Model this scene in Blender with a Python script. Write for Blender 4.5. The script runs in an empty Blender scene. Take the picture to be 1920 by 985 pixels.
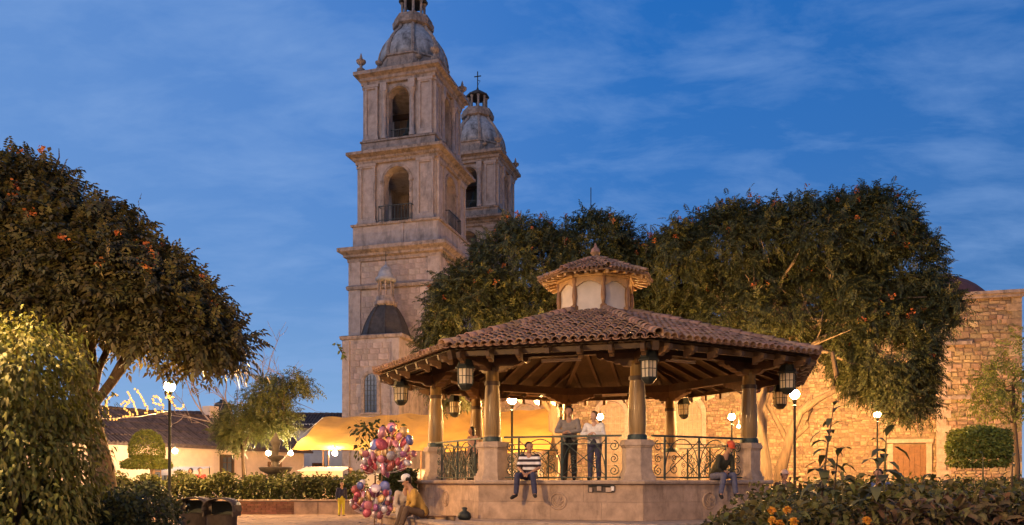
import bpy, bmesh, math, random
import numpy as np
from mathutils import Vector, Matrix
PI = math.pi; rad = math.radians
random.seed(7); RNG = np.random.default_rng(11)
scene = bpy.context.scene
COL = scene.collection

# ------------------------------------------------------------------ camera
CZ = 1.0; F = 1474.0
cd = bpy.data.cameras.new('camera'); cam = bpy.data.objects.new('camera', cd); COL.objects.link(cam)
cam.location = (0, 0, CZ); cam.rotation_euler = (rad(90), 0, 0)
cd.sensor_width = 36; cd.lens = 36 * F / 1920.0; cd.shift_y = 407.5 / 1920.0
cd.clip_start = .1; cd.clip_end = 3000
scene.camera = cam

# ------------------------------------------------------------------ dusk sky
w = bpy.data.worlds.new('World'); scene.world = w; w.use_nodes = True
nt = w.node_tree; N = nt.nodes; L = nt.links; N.clear()
def wn(t, **k):
    n = N.new(t)
    for a, b in k.items(): setattr(n, a, b)
    return n
tc = wn('ShaderNodeTexCoord'); sep = wn('ShaderNodeSeparateXYZ'); L.new(tc.outputs['Generated'], sep.inputs[0])
ramp = wn('ShaderNodeValToRGB'); L.new(sep.outputs['Z'], ramp.inputs[0])
els = ramp.color_ramp.elements
els[0].position = 0.0; els[0].color = (.36, .49, .70, 1)
els[1].position = 1.0; els[1].color = (.012, .06, .22, 1)
for p, c in ((.10, (.18, .34, .60)), (.22, (.075, .220, .53)), (.36, (.038, .172, .51)), (.52, (.018, .140, .48))):
    e = els.new(p); e.color = (*c, 1)
# the sunset side (left) is paler, the east side deeper
az = wn('ShaderNodeMapRange'); L.new(sep.outputs['X'], az.inputs[0])
az.inputs[1].default_value = -.1; az.inputs[2].default_value = .75; az.inputs[3].default_value = 1.0; az.inputs[4].default_value = .76
mul = wn('ShaderNodeMixRGB', blend_type='MULTIPLY'); mul.inputs[0].default_value = 1
L.new(ramp.outputs[0], mul.inputs[1]); L.new(az.outputs[0], mul.inputs[2])
pl = wn('ShaderNodeMapRange'); L.new(sep.outputs['X'], pl.inputs[0]); pl.inputs[1].default_value = -.8; pl.inputs[2].default_value = .15; pl.inputs[3].default_value = .55; pl.inputs[4].default_value = 0
pm_ = wn('ShaderNodeMixRGB'); L.new(pl.outputs[0], pm_.inputs[0]); L.new(mul.outputs[0], pm_.inputs[1]); pm_.inputs[2].default_value = (.25, .41, .70, 1)
# thin streaked high cloud, planar projection
zz = wn('ShaderNodeMath', operation='ADD'); L.new(sep.outputs['Z'], zz.inputs[0]); zz.inputs[1].default_value = .22
dv = wn('ShaderNodeVectorMath', operation='DIVIDE'); cmb = wn('ShaderNodeCombineXYZ')
for i in range(3): L.new(zz.outputs[0], cmb.inputs[i])
L.new(tc.outputs['Generated'], dv.inputs[0]); L.new(cmb.outputs[0], dv.inputs[1])
mp = wn('ShaderNodeMapping'); L.new(dv.outputs[0], mp.inputs[0]); mp.inputs['Rotation'].default_value = (0, 0, rad(28)); mp.inputs['Scale'].default_value = (.9, 1.7, 1)
n1 = wn('ShaderNodeTexNoise'); L.new(mp.outputs[0], n1.inputs[0]); n1.inputs['Scale'].default_value = 4.2; n1.inputs['Detail'].default_value = 8; n1.inputs['Roughness'].default_value = .60; n1.inputs['Distortion'].default_value = .25
cr = wn('ShaderNodeMapRange'); L.new(n1.outputs[0], cr.inputs[0]); cr.inputs[1].default_value = .43; cr.inputs[2].default_value = .74; cr.inputs[3].default_value = 0; cr.inputs[4].default_value = .44
mx = wn('ShaderNodeMixRGB'); L.new(cr.outputs[0], mx.inputs[0]); L.new(pm_.outputs[0], mx.inputs[1]); mx.inputs[2].default_value = (.23, .38, .68, 1)
bg = wn('ShaderNodeBackground'); L.new(mx.outputs[0], bg.inputs[0]); bg.inputs[1].default_value = 1.12
wo = wn('ShaderNodeOutputWorld'); L.new(bg.outputs[0], wo.inputs[0])

# afterglow of the set sun: weak, broad and warm, from behind the camera on the sunset side
sd = bpy.data.lights.new('afterglow_sun', 'SUN'); so = bpy.data.objects.new('afterglow_sun', sd); COL.objects.link(so)
sd.energy = .88; sd.angle = rad(35); sd.color = (1.0, .74, .60)
so.rotation_euler = (rad(66), 0, rad(-38))

vs = scene.view_settings
vs.view_transform = 'Standard'; vs.look = 'None'; vs.exposure = 0.0; vs.gamma = 1.0; vs.use_curve_mapping = False
cy = scene.cycles
cy.use_denoising = True
cy.sample_clamp_indirect = 6; cy.max_bounces = 6; cy.diffuse_bounces = 3; cy.glossy_bounces = 3; cy.transparent_max_bounces = 6
cy.caustics_reflective = False; cy.caustics_refractive = False

# ------------------------------------------------------------------ helpers
def at(x, y, d):
    return Vector(((x - 960) / F * d, d, CZ + (900 - y) / F * d))
GZ = -0.12

def tag(o, label=None, cat=None, group=None, kind=None):
    if label: o['label'] = label
    if cat: o['category'] = cat
    if group: o['group'] = group
    if kind: o['kind'] = kind
    return o
def empty(name, loc=(0, 0, 0), rz=0, label=None, cat=None, group=None):
    o = bpy.data.objects.new(name, None); COL.objects.link(o)
    o.location = loc; o.rotation_euler = (0, 0, rz); o.empty_display_size = .1
    return tag(o, label, cat, group)
def add(name, me, mat=None, parent=None, loc=None):
    o = bpy.data.objects.new(name, me); COL.objects.link(o)
    if mat is not None and not me.materials: me.materials.append(mat)
    if parent is not None: o.parent = parent
    if loc is not None: o.location = loc
    return o
def copy_tree(o, parent=None):
    c = o.copy(); COL.objects.link(c); c.parent = parent
    for ch in o.children: copy_tree(ch, c)
    return c

class MB:
    def __init__(s): s.v = []; s.f = []
    def raw(s, vs, fs):
        b = len(s.v); s.v += [tuple(p) for p in vs]; s.f += [tuple(i + b for i in f) for f in fs]; return s
    def box(s, c, size, rz=0, R=None):
        hx, hy, hz = [k / 2 for k in size]; c = Vector(c)
        M = R if R is not None else Matrix.Rotation(rz, 3, 'Z')
        ps = [c + M @ Vector((x * hx, y * hy, z * hz)) for x in (-1, 1) for y in (-1, 1) for z in (-1, 1)]
        return s.raw(ps, [(0, 1, 3, 2), (4, 6, 7, 5), (0, 4, 5, 1), (2, 3, 7, 6), (0, 2, 6, 4), (1, 5, 7, 3)])
    def bar(s, a, b, wd, ht):           # rectangular bar between two points
        a = Vector(a); b = Vector(b); d = (b - a); l = d.length; d.normalize()
        up = Vector((0, 0, 1)) if abs(d.z) < .95 else Vector((0, 1, 0))
        sx = d.cross(up).normalized(); u = sx.cross(d)
        R = Matrix((d, sx, u)).transposed()
        return s.box((a + b) / 2, (l, wd, ht), R=R)
    def tube(s, pts, r, n=8, cap=True, closed=False):
        pts = [Vector(p) for p in pts]; m = len(pts)
        rs = r if isinstance(r, (list, tuple)) else [r] * m
        ref = Vector((.13, .2, 1)).normalized(); rings = []
        for i, p in enumerate(pts):
            a = pts[(i - 1) % m] if (i > 0 or closed) else pts[0]; b = pts[(i + 1) % m] if (i < m - 1 or closed) else pts[-1]
            d = (b - a).normalized() if (b - a).length > 1e-9 else Vector((0, 0, 1))
            if abs(d.dot(ref)) > .93: ref = Vector((1, .1, .05)).normalized()
            x = d.cross(ref).normalized(); y = d.cross(x)
            rings.append([p + (x * math.cos(2 * PI * k / n) + y * math.sin(2 * PI * k / n)) * rs[i] for k in range(n)])
        b = len(s.v)
        for ring in rings: s.v += [tuple(p) for p in ring]
        for i in range(m - 1 + (1 if closed else 0)):
            i2 = (i + 1) % m
            for k in range(n):
                k2 = (k + 1) % n
                s.f.append((b + i * n + k, b + i * n + k2, b + i2 * n + k2, b + i2 * n + k))
        if cap and not closed:
            s.f.append(tuple(b + k for k in reversed(range(n)))); s.f.append(tuple(b + (m - 1) * n + k for k in range(n)))
        return s
    def lathe(s, prof, n=16, c=(0, 0, 0), a0=0, capb=True, capt=True, sx=1, sy=1):
        b = len(s.v); m = len(prof)
        for r, z in prof:
            for k in range(n):
                a = a0 + 2 * PI * k / n
                s.v.append((c[0] + r * math.cos(a) * sx, c[1] + r * math.sin(a) * sy, c[2] + z))
        for i in range(m - 1):
            for k in range(n):
                k2 = (k + 1) % n
                s.f.append((b + i * n + k, b + i * n + k2, b + (i + 1) * n + k2, b + (i + 1) * n + k))
        if capb: s.f.append(tuple(b + k for k in reversed(range(n))))
        if capt: s.f.append(tuple(b + (m - 1) * n + k for k in range(n)))
        return s
    def square(s, prof, c=(0, 0, 0)):    # square moulding: profile of (half width, z)
        return s.lathe([(h * math.sqrt(2), z) for h, z in prof], 4, c, PI / 4)
    def octa(s, prof, c=(0, 0, 0), a0=0, caps=True):
        return s.lathe(prof, 8, c, a0, caps, caps)
    def extrude(s, poly, z0, z1):
        n = len(poly); b = len(s.v)
        s.v += [(x, y, z0) for x, y in poly] + [(x, y, z1) for x, y in poly]
        s.f.append(tuple(b + k for k in reversed(range(n)))); s.f.append(tuple(b + n + k for k in range(n)))
        for k in range(n): k2 = (k + 1) % n; s.f.append((b + k, b + k2, b + n + k2, b + n + k))
        return s
    def slab(s, poly, o, ux, uy, un, t):   # 2D polygon in plane (o,ux,uy), thickness t along un
        o, ux, uy, un = [Vector(q) for q in (o, ux, uy, un)]
        n = len(poly); b = len(s.v)
        P0 = [o + ux * x + uy * y for x, y in poly]
        s.v += [tuple(p) for p in P0] + [tuple(p + un * t) for p in P0]
        s.f.append(tuple(b + k for k in reversed(range(n)))); s.f.append(tuple(b + n + k for k in range(n)))
        for k in range(n): k2 = (k + 1) % n; s.f.append((b + k, b + k2, b + n + k2, b + n + k))
        return s
    def sphere(s, c, r, n=10, m=7, sc=(1, 1, 1)):
        prof = []
        b = len(s.v); c = Vector(c)
        s.v.append((c.x, c.y, c.z - r * sc[2]))
        for i in range(1, m):
            t = -PI / 2 + PI * i / m
            for k in range(n):
                a = 2 * PI * k / n
                s.v.append((c.x + r * math.cos(t) * math.cos(a) * sc[0], c.y + r * math.cos(t) * math.sin(a) * sc[1], c.z + r * math.sin(t) * sc[2]))
        s.v.append((c.x, c.y, c.z + r * sc[2])); last = len(s.v) - 1
        for k in range(n):
            k2 = (k + 1) % n
            s.f.append((b, b + 1 + k2, b + 1 + k)); s.f.append((last, b + 1 + (m - 2) * n + k, b + 1 + (m - 2) * n + k2))
            for i in range(m - 2):
                s.f.append((b + 1 + i * n + k, b + 1 + i * n + k2, b + 1 + (i + 1) * n + k2, b + 1 + (i + 1) * n + k))
        return s
    def capsule(s, a, b, r0, r1, n=10):
        a = Vector(a); b = Vector(b); d = (b - a)
        if d.length < 1e-6: return s.sphere(a, max(r0, r1), n, 8)
        d.normalize(); pts = []; rs = []
        for t in (90, 60, 30): pts.append(a - d * r0 * math.sin(rad(t))); rs.append(max(r0 * math.cos(rad(t)), .001))
        pts += [a, b]; rs += [r0, r1]
        for t in (30, 60, 90): pts.append(b + d * r1 * math.sin(rad(t))); rs.append(max(r1 * math.cos(rad(t)), .001))
        return s.tube(pts, rs, n)
    def mesh(s, name, smooth=False, fix=False):
        me = bpy.data.meshes.new(name); me.from_pydata(s.v, [], s.f); me.update()
        if fix:
            bm = bmesh.new(); bm.from_mesh(me); bmesh.ops.recalc_face_normals(bm, faces=bm.faces); bm.to_mesh(me); bm.free()
        if smooth == 'auto':
            me.polygons.foreach_set('use_smooth', [True] * len(me.polygons))
            try: me.set_sharp_from_angle(angle=rad(40))
            except Exception: pass
        elif smooth: me.polygons.foreach_set('use_smooth', [True] * len(me.polygons))
        return me
    def build(s, name, mat, parent=None, smooth='auto', loc=None):
        return add(name, s.mesh(name, smooth, True), mat, parent, loc)

# ------------------------------------------------------------------ materials
def mat(name, col, rough=.8, var=.25, scale=6, bump=.0, bscale=30, rnd=0.0, hue=0.0, metal=0, stain=0, stain_col=(.03, .028, .025), stretch=(1, 1, 1), spec=.4, trans=0, coat=0, brick=None, sstain=.7):
    m = bpy.data.materials.new(name); m.use_nodes = True
    nt = m.node_tree; N = nt.nodes; L = nt.links
    P = N['Principled BSDF']; P.inputs['Roughness'].default_value = rough; P.inputs['Metallic'].default_value = metal
    P.inputs['Specular IOR Level'].default_value = spec
    if coat: P.inputs['Coat Weight'].default_value = coat; P.inputs['Coat Roughness'].default_value = .12
    tc = N.new('ShaderNodeTexCoord'); mp = N.new('ShaderNodeMapping'); L.new(tc.outputs['Object'], mp.inputs[0]); mp.inputs['Scale'].default_value = stretch
    nz = N.new('ShaderNodeTexNoise'); L.new(mp.outputs[0], nz.inputs[0]); nz.inputs['Scale'].default_value = scale; nz.inputs['Detail'].default_value = 6; nz.inputs['Roughness'].default_value = .62
    mr = N.new('ShaderNodeMapRange'); L.new(nz.outputs[0], mr.inputs[0]); mr.inputs[1].default_value = .3; mr.inputs[2].default_value = .7; mr.inputs[3].default_value = 1 - var; mr.inputs[4].default_value = 1 + var
    val = mr.outputs[0]
    hv = N.new('ShaderNodeHueSaturation'); hv.inputs['Color'].default_value = (*col, 1)
    if rnd:
        g = N.new('ShaderNodeNewGeometry'); oi = N.new('ShaderNodeObjectInfo')
        a = N.new('ShaderNodeMath'); a.operation = 'ADD'; L.new(g.outputs['Random Per Island'], a.inputs[0]); L.new(oi.outputs['Random'], a.inputs[1])
        f = N.new('ShaderNodeMath'); f.operation = 'FRACT'; L.new(a.outputs[0], f.inputs[0])
        r = N.new('ShaderNodeMapRange'); L.new(f.outputs[0], r.inputs[0]); r.inputs[3].default_value = 1 - rnd; r.inputs[4].default_value = 1 + rnd
        q = N.new('ShaderNodeMath'); q.operation = 'MULTIPLY'; L.new(val, q.inputs[0]); L.new(r.outputs[0], q.inputs[1]); val = q.outputs[0]
        if hue:
            m7 = N.new('ShaderNodeMath'); m7.operation = 'MULTIPLY'; L.new(f.outputs[0], m7.inputs[0]); m7.inputs[1].default_value = 7.31
            f7 = N.new('ShaderNodeMath'); f7.operation = 'FRACT'; L.new(m7.outputs[0], f7.inputs[0])
            h = N.new('ShaderNodeMapRange'); L.new(f7.outputs[0], h.inputs[0]); h.inputs[3].default_value = .5 - hue; h.inputs[4].default_value = .5 + hue; L.new(h.outputs[0], hv.inputs['Hue'])
    L.new(val, hv.inputs['Value'])
    c = hv.outputs[0]
    if stain:
        sm = N.new('ShaderNodeMapping'); L.new(tc.outputs['Object'], sm.inputs[0]); sm.inputs['Scale'].default_value = (1, 1, .32)
        sn = N.new('ShaderNodeTexNoise'); L.new(sm.outputs[0], sn.inputs[0]); sn.inputs['Scale'].default_value = sstain; sn.inputs['Detail'].default_value = 9; sn.inputs['Roughness'].default_value = .7
        sr = N.new('ShaderNodeMapRange'); L.new(sn.outputs[0], sr.inputs[0]); sr.inputs[1].default_value = .5; sr.inputs[2].default_value = .72; sr.inputs[4].default_value = stain
        mx = N.new('ShaderNodeMixRGB'); L.new(sr.outputs[0], mx.inputs[0]); L.new(c, mx.inputs[1]); mx.inputs[2].default_value = (*stain_col, 1); c = mx.outputs[0]
    L.new(c, P.inputs['Base Color'])
    h = None
    if bump:
        bn = N.new('ShaderNodeTexNoise'); L.new(mp.outputs[0], bn.inputs[0]); bn.inputs['Scale'].default_value = bscale; bn.inputs['Detail'].default_value = 5
        h = bn.outputs[0]
    if brick:
        bt = N.new('ShaderNodeTexBrick'); bm_ = N.new('ShaderNodeMapping'); L.new(tc.outputs['Object'], bm_.inputs[0])
        bm_.inputs['Rotation'].default_value = (rad(90), 0, 0); L.new(bm_.outputs[0], bt.inputs[0])
        bt.inputs['Scale'].default_value = 1; bt.inputs['Brick Width'].default_value = brick[0]; bt.inputs['Row Height'].default_value = brick[1]; bt.inputs['Mortar Size'].default_value = .012; bt.inputs['Mortar Smooth'].default_value = .3
        iv = N.new('ShaderNodeMath'); iv.operation = 'SUBTRACT'; iv.inputs[0].default_value = 1; L.new(bt.outputs['Fac'], iv.inputs[1])
        if h is None: h = iv.outputs[0]
        else:
            ad = N.new('ShaderNodeMath'); ad.operation = 'MULTIPLY_ADD'; L.new(iv.outputs[0], ad.inputs[0]); ad.inputs[1].default_value = 1.5; L.new(h, ad.inputs[2]); h = ad.outputs[0]
        bump = bump or .3
    if h is not None:
        b = N.new('ShaderNodeBump'); b.inputs['Strength'].default_value = min(1, bump); b.inputs['Distance'].default_value = .03; L.new(h, b.inputs['Height']); L.new(b.outputs[0], P.inputs['Normal'])
    if trans:
        t = N.new('ShaderNodeBsdfTranslucent'); L.new(c, t.inputs[0]); ms = N.new('ShaderNodeMixShader'); ms.inputs[0].default_value = trans
        L.new(P.outputs[0], ms.inputs[1]); L.new(t.outputs[0], ms.inputs[2]); L.new(ms.outputs[0], N['Material Output'].inputs[0])
    return m
def glow(name, col, s):
    m = bpy.data.materials.new(name); m.use_nodes = True; N = m.node_tree.nodes; N.remove(N['Principled BSDF'])
    e = N.new('ShaderNodeEmission'); e.inputs[0].default_value = (*col, 1); e.inputs[1].default_value = s
    m.node_tree.links.new(e.outputs[0], N['Material Output'].inputs[0]); return m

M = {}
M['cantera'] = mat('cantera', (.375, .305, .265), .9, .22, 2.6, .45, 14, stain=.75, stain_col=(.085, .072, .065), sstain=1.7, brick=(.75, .42))
M['cantera_trim'] = mat('cantera_trim', (.30, .23, .185), .9, .4, 3.5, .8, 7, stain=.95, stain_col=(.045, .038, .03), sstain=2.4)
M['cantera_block'] = mat('cantera_block', (.40, .315, .27), .9, .2, 3, .45, 18, rnd=.16, hue=.012, stain=.6, stain_col=(.10, .075, .06), sstain=.5)
M['dome_plaster'] = mat('dome_plaster', (.31, .30, .295), .85, .35, 2.5, .3, 12, stain=1.0, stain_col=(.025, .024, .024), sstain=1.6)
M['slate'] = mat('slate', (.045, .039, .036), .8, .5, 3, .4, 12, stain=.4)
M['opening_shade'] = mat('painted_opening_shade', (.09, .07, .058), .9, .2, 4)  # dark tone painting the shade inside the service opening
M['rubble'] = mat('rubble', (.31, .215, .125), .92, .32, 5, .7, 16, rnd=.36, hue=.02, stain=.35, stain_col=(.07, .05, .035), sstain=.6)
M['mortar'] = mat('mortar', (.20, .14, .085), .95, .25, 4, .5, 25)
M['iron'] = mat('iron', (.022, .026, .022), .55, .3, 20, 0, metal=.3, spec=.5)
M['iron_green'] = mat('iron_green', (.03, .045, .038), .5, .3, 20, 0, metal=.2)
M['glass_dark'] = mat('glass_dark', (.06, .075, .10), .15, .2, 3, spec=.8)
M['red_dome'] = mat('red_dome', (.16, .055, .04), .85, .3, 3)
M['plaster_cream'] = mat('plaster_cream', (.66, .50, .38), .9, .12, 2, .2, 30, stain=.25, stain_col=(.3, .2, .14))
M['plaster_white'] = mat('plaster_white', (.74, .68, .60), .9, .1, 2, .2, 30, stain=.15, stain_col=(.35, .28, .2))
M['roof_old'] = mat('roof_old', (.085, .06, .055), .9, .4, 4, .4, 20, rnd=.25)
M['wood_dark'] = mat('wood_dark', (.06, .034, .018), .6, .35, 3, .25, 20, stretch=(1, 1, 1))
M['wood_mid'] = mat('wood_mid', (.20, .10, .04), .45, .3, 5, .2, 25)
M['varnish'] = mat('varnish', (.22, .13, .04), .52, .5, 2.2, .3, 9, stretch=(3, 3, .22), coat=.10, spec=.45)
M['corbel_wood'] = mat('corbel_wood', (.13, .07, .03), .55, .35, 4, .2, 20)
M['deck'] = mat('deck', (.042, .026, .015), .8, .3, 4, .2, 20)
M['wood_pale'] = mat('wood_pale', (.40, .25, .12), .5, .25, 4, .2, 20)
M['tile'] = mat('tile', (.25, .152, .105), .9, .3, 9, .4, 40, rnd=.34, hue=.014, stain=.6, stain_col=(.12, .09, .08), sstain=1.6)
M['kiosk_stone'] = mat('kiosk_stone', (.40, .275, .185), .85, .3, 3.5, .4, 16, rnd=.14, stain=.75, stain_col=(.15, .095, .06), sstain=3.2)
M['kiosk_trim'] = mat('kiosk_trim', (.41, .30, .215), .85, .25, 5, .4, 20, stain=.6, stain_col=(.17, .115, .08), sstain=3)
M['panel_white'] = mat('panel_white', (.72, .64, .55), .6, .1, 3, trans=.35, stain=.2, stain_col=(.45, .36, .28))
M['pane'] = mat('pane', (.80, .70, .52), .4, .12, 6, trans=.5)
M['paving'] = mat('paving', (.25, .185, .155), .85, .3, 5, .5, 22, rnd=.25, stain=.35, stain_col=(.09, .07, .06), sstain=2)
M['ground'] = mat('ground', (.24, .17, .125), .9, .25, 1.5, .3, 20)
M['soil'] = mat('soil', (.06, .042, .028), .95, .3, 6, .6, 20)
M['brick'] = mat('brick', (.27, .125, .07), .9, .25, 8, .3, 30, rnd=.3, hue=.01)
M['tarp'] = mat('tarp', (.60, .37, .09), .65, .14, 1.2, .2, 8, trans=.3, stain=.25, stain_col=(.35, .2, .06))
M['cloth_white'] = mat('cloth_white', (.78, .74, .70), .85, .06, 3, trans=.2)
M['bin'] = mat('bin', (.05, .038, .032), .5, .3, 8, .15, 30, metal=.2)
M['bark'] = mat('bark', (.09, .06, .036), .95, .4, 4, .8, 12, stretch=(3, 3, .5), rnd=.05)
M['bark_pale'] = mat('bark_pale', (.20, .145, .09), .95, .3, 4, .7, 12, stretch=(3, 3, .5))
M['bark_twig'] = mat('bark_twig', (.28, .20, .15), .95, .3, 4)
def leafmat(n, c, rnd=.4, hue=.02, tr=.28): return mat(n, c, .55, .12, 3, rnd=rnd, hue=hue, trans=tr, spec=.35)
M['leaf_tulip'] = leafmat('leaf_tulip', (.078, .068, .024), .5, .03)
M['leaf_tulip_far'] = leafmat('leaf_tulip_far', (.070, .076, .025), .55, .03)
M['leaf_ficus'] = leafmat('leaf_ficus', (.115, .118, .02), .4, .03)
M['leaf_hedge'] = leafmat('leaf_hedge', (.075, .085, .022), .45, .03)
M['leaf_dark'] = leafmat('leaf_dark', (.045, .055, .018), .45, .03)
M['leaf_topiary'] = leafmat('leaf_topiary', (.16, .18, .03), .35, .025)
M['leaf_bed'] = leafmat('leaf_bed', (.085, .080, .022), .5, .045)
M['leaf_dry'] = leafmat('leaf_dry', (.10, .075, .03), .5, .06)
M['leaf_stalk'] = leafmat('leaf_stalk', (.075, .080, .035), .3, .03)
M['flower_orange'] = leafmat('flower_orange', (.52, .17, .05), .3, .015, .4)
M['marigold'] = leafmat('marigold', (.58, .27, .03), .25, .015, .3)
M['pod'] = leafmat('pod', (.17, .13, .06), .3, .02, .1)
WARM = (1.0, .60, .24)
M['lamp_glow'] = glow('lamp_glow', (1.0, .52, .165), 6200)
M['lamp_dim'] = glow('lamp_dim', (1.0, .56, .21), 2300)
M['lamp_mid'] = glow('lamp_mid', (1.0, .58, .22), 5200)
M['window_lit_tone'] = mat('window_lit_tone', (.30, .22, .13), .35, .3, 3, spec=.5)  # warm lit look of the nave windows put into the glass colour
M['bulb_glow'] = glow('bulb_glow', (1.0, .68, .36), 2300)
M['string_glow'] = glow('string_glow', (1.0, .47, .10), 2.2)
M['tube_white'] = mat('tube_white', (.75, .68, .55), .4, .05)

# ------------------------------------------------------------------ foliage builders (numpy)
def nrm(a): return a / np.maximum(np.linalg.norm(a, axis=1, keepdims=True), 1e-9)
def mesh_np(name, V, Fq, nv):
    """V (k,3); Fq faces list of (index array (f,nv))"""
    me = bpy.data.meshes.new(name); me.vertices.add(len(V)); me.vertices.foreach_set('co', V.astype(np.float32).ravel())
    tot = sum(f.size for f in Fq); nf = sum(len(f) for f in Fq)
    me.loops.add(tot); me.polygons.add(nf)
    me.loops.foreach_set('vertex_index', np.concatenate([f.ravel() for f in Fq]).astype(np.int32))
    st = []; p = 0
    for f in Fq:
        st.append(p + np.arange(len(f)) * f.shape[1]); p += f.size
    me.polygons.foreach_set('loop_start', np.concatenate(st).astype(np.int32))
    me.update(calc_edges=True); me.validate()
    return me
def leaves_mesh(name, base, dirs, up, ln, wd, droop=.25, fold=.18, fancy=True):
    """each leaf: folded blade of 6 vertices that bends down at the tip"""
    n = len(base); d = nrm(dirs); s = nrm(np.cross(d, up)); u = np.cross(s, d)
    ln = np.broadcast_to(np.asarray(ln, float), (n,))[:, None]; wd = np.broadcast_to(np.asarray(wd, float), (n,))[:, None]
    g = np.array([[0, 0, -1.0]])
    if fancy:
        A = base; m1 = base + d * ln * .38 - u * ln * 0; m2 = base + d * ln * .74 + g * ln * droop * .45
        T = base + d * ln * .96 + g * ln * droop
        V = np.stack([A, m1 + s * wd * .5 + u * wd * fold, m1 - s * wd * .5 + u * wd * fold, m2 + s * wd * .36 + u * wd * fold, m2 - s * wd * .36 + u * wd * fold, T], 1).reshape(-1, 3)
        o = np.arange(n)[:, None] * 6
        return mesh_np(name, V, [o + np.array([[0, 2, 1]]), o + np.array([[1, 2, 4, 3]]), o + np.array([[3, 4, 5]])], 0)
    mid = base + d * ln * .45; T = base + d * ln + g * ln * droop
    V = np.stack([base, mid - s * wd * .5 + u * wd * fold, T, mid + s * wd * .5 + u * wd * fold], 1).reshape(-1, 3)
    o = np.arange(n)[:, None] * 4
    return mesh_np(name, V, [o + np.array([[0, 1, 2, 3]])], 0)
def lobe_points(lobes, n, shell=(.72, 1.02), zlow=-.45, inner=.72, rng=RNG):
    lobes = np.array(lobes, float); wts = (lobes[:, 3] * lobes[:, 4] + lobes[:, 3] * lobes[:, 5] + lobes[:, 4] * lobes[:, 5]); wts /= wts.sum()
    P = []; Nn = []; c = 0
    while c < n:
        k = rng.choice(len(lobes), n, p=wts); d = nrm(rng.normal(size=(n, 3))); ok = d[:, 2] > zlow
        r = rng.uniform(shell[0] ** 2, shell[1] ** 2, n) ** .5
        p = lobes[k, :3] + d * lobes[k, 3:] * r[:, None]; nn = nrm(d / lobes[k, 3:])
        for j in range(len(lobes)):
            q = np.linalg.norm((p - lobes[j, :3]) / lobes[j, 3:], axis=1); ok &= (q > inner) | (k == j)
        P.append(p[ok]); Nn.append(nn[ok]); c += ok.sum()
    return np.concatenate(P)[:n], np.concatenate(Nn)[:n]
def clump(P, Nn, per, spread, rng=RNG):
    n = len(P) * per; p = np.repeat(P, per, 0); q = np.repeat(Nn, per, 0)
    off = rng.normal(size=(n, 3)) * spread
    return p + off, nrm(q + nrm(off) * .6)
def compound(P, Nn, L0, pairs, lw, rng=RNG, droop=.12, jit=.75):
    """pinnate leaves: returns leaflet base, dir, up, length, width"""
    n = len(P); a = nrm(Nn * .55 + rng.normal(size=(n, 3)) * jit + np.array([[0, 0, -droop]]))
    upv = nrm(np.array([[0, 0, 1.0]]) + Nn * .8 + rng.normal(size=(n, 3)) * .25); s = nrm(np.cross(a, upv)); u = np.cross(s, a)
    Ls = L0 * rng.uniform(.7, 1.25, n)
    B = []; D = []; U = []; LL = []
    for i in range(pairs):
        t = (i + .6) / pairs
        pos = P + a * (Ls * t)[:, None] + np.array([[0, 0, -1.0]]) * (Ls * .2 * t * t)[:, None]
        sz = lw * (1.0 - .35 * abs(t - .45) * 2) * Ls / L0
        for sg in (1, -1):
            B.append(pos); D.append(nrm(s * sg + a * .55 + np.array([[0, 0, -.25]]) + rng.normal(size=(n, 3)) * .12)); U.append(u); LL.append(sz)
    B.append(P + a * Ls[:, None] + np.array([[0, 0, -1.0]]) * (Ls * .2)[:, None]); D.append(a + np.array([[0, 0, -.5]])); U.append(u); LL.append(lw * Ls / L0)
    LL = np.concatenate(LL)
    return np.concatenate(B), np.concatenate(D), np.concatenate(U), LL, LL * .5
def wob(a, b, n, amp, rng=RNG):
    a = np.array(a, float); b = np.array(b, float); t = np.linspace(0, 1, n)[:, None]
    p = a + (b - a) * t; j = rng.normal(size=(n, 3)) * amp; j[0] = 0; j[-1] *= .3
    return p + j
def limbs(root, trunk_pts, r0, r1, targets, mat_, n_sub=2, nm='branch', fork=None):
    tr = MB(); m = len(trunk_pts)
    tr.tube(trunk_pts, [r0 * (1 + .35 * max(0, 1 - i * 2.5 / m)) + (r1 - r0) * i / (m - 1) for i in range(m)], 12)
    t = tr.build('trunk', mat_, root, True)
    top = np.array(trunk_pts[-1])
    for q in targets:
        q = np.array(q, float); k = random.randint(int(m * .55), m - 1); s = np.array(trunk_pts[k])
        mid = s + (q - s) * .5 + np.array([0, 0, .12 * np.linalg.norm(q - s)])
        p1 = wob(s, mid, 5, .06); p2 = wob(mid, q, 5, .10); pts = np.concatenate([p1, p2[1:]])
        rr = r1 * .62
        b = MB().tube(pts, [rr * (1 - .82 * i / (len(pts) - 1)) for i in range(len(pts))], 7)
        for _ in range(n_sub):
            i = random.randint(3, 7); e = pts[i] + RNG.normal(size=3) * .8 + np.array([0, 0, .3])
            b.tube(wob(pts[i], e, 5, .05), [rr * .35 * (1 - .8 * j / 4) for j in range(5)], 5)
        b.build(nm, mat_, t, True)
    return t

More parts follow.
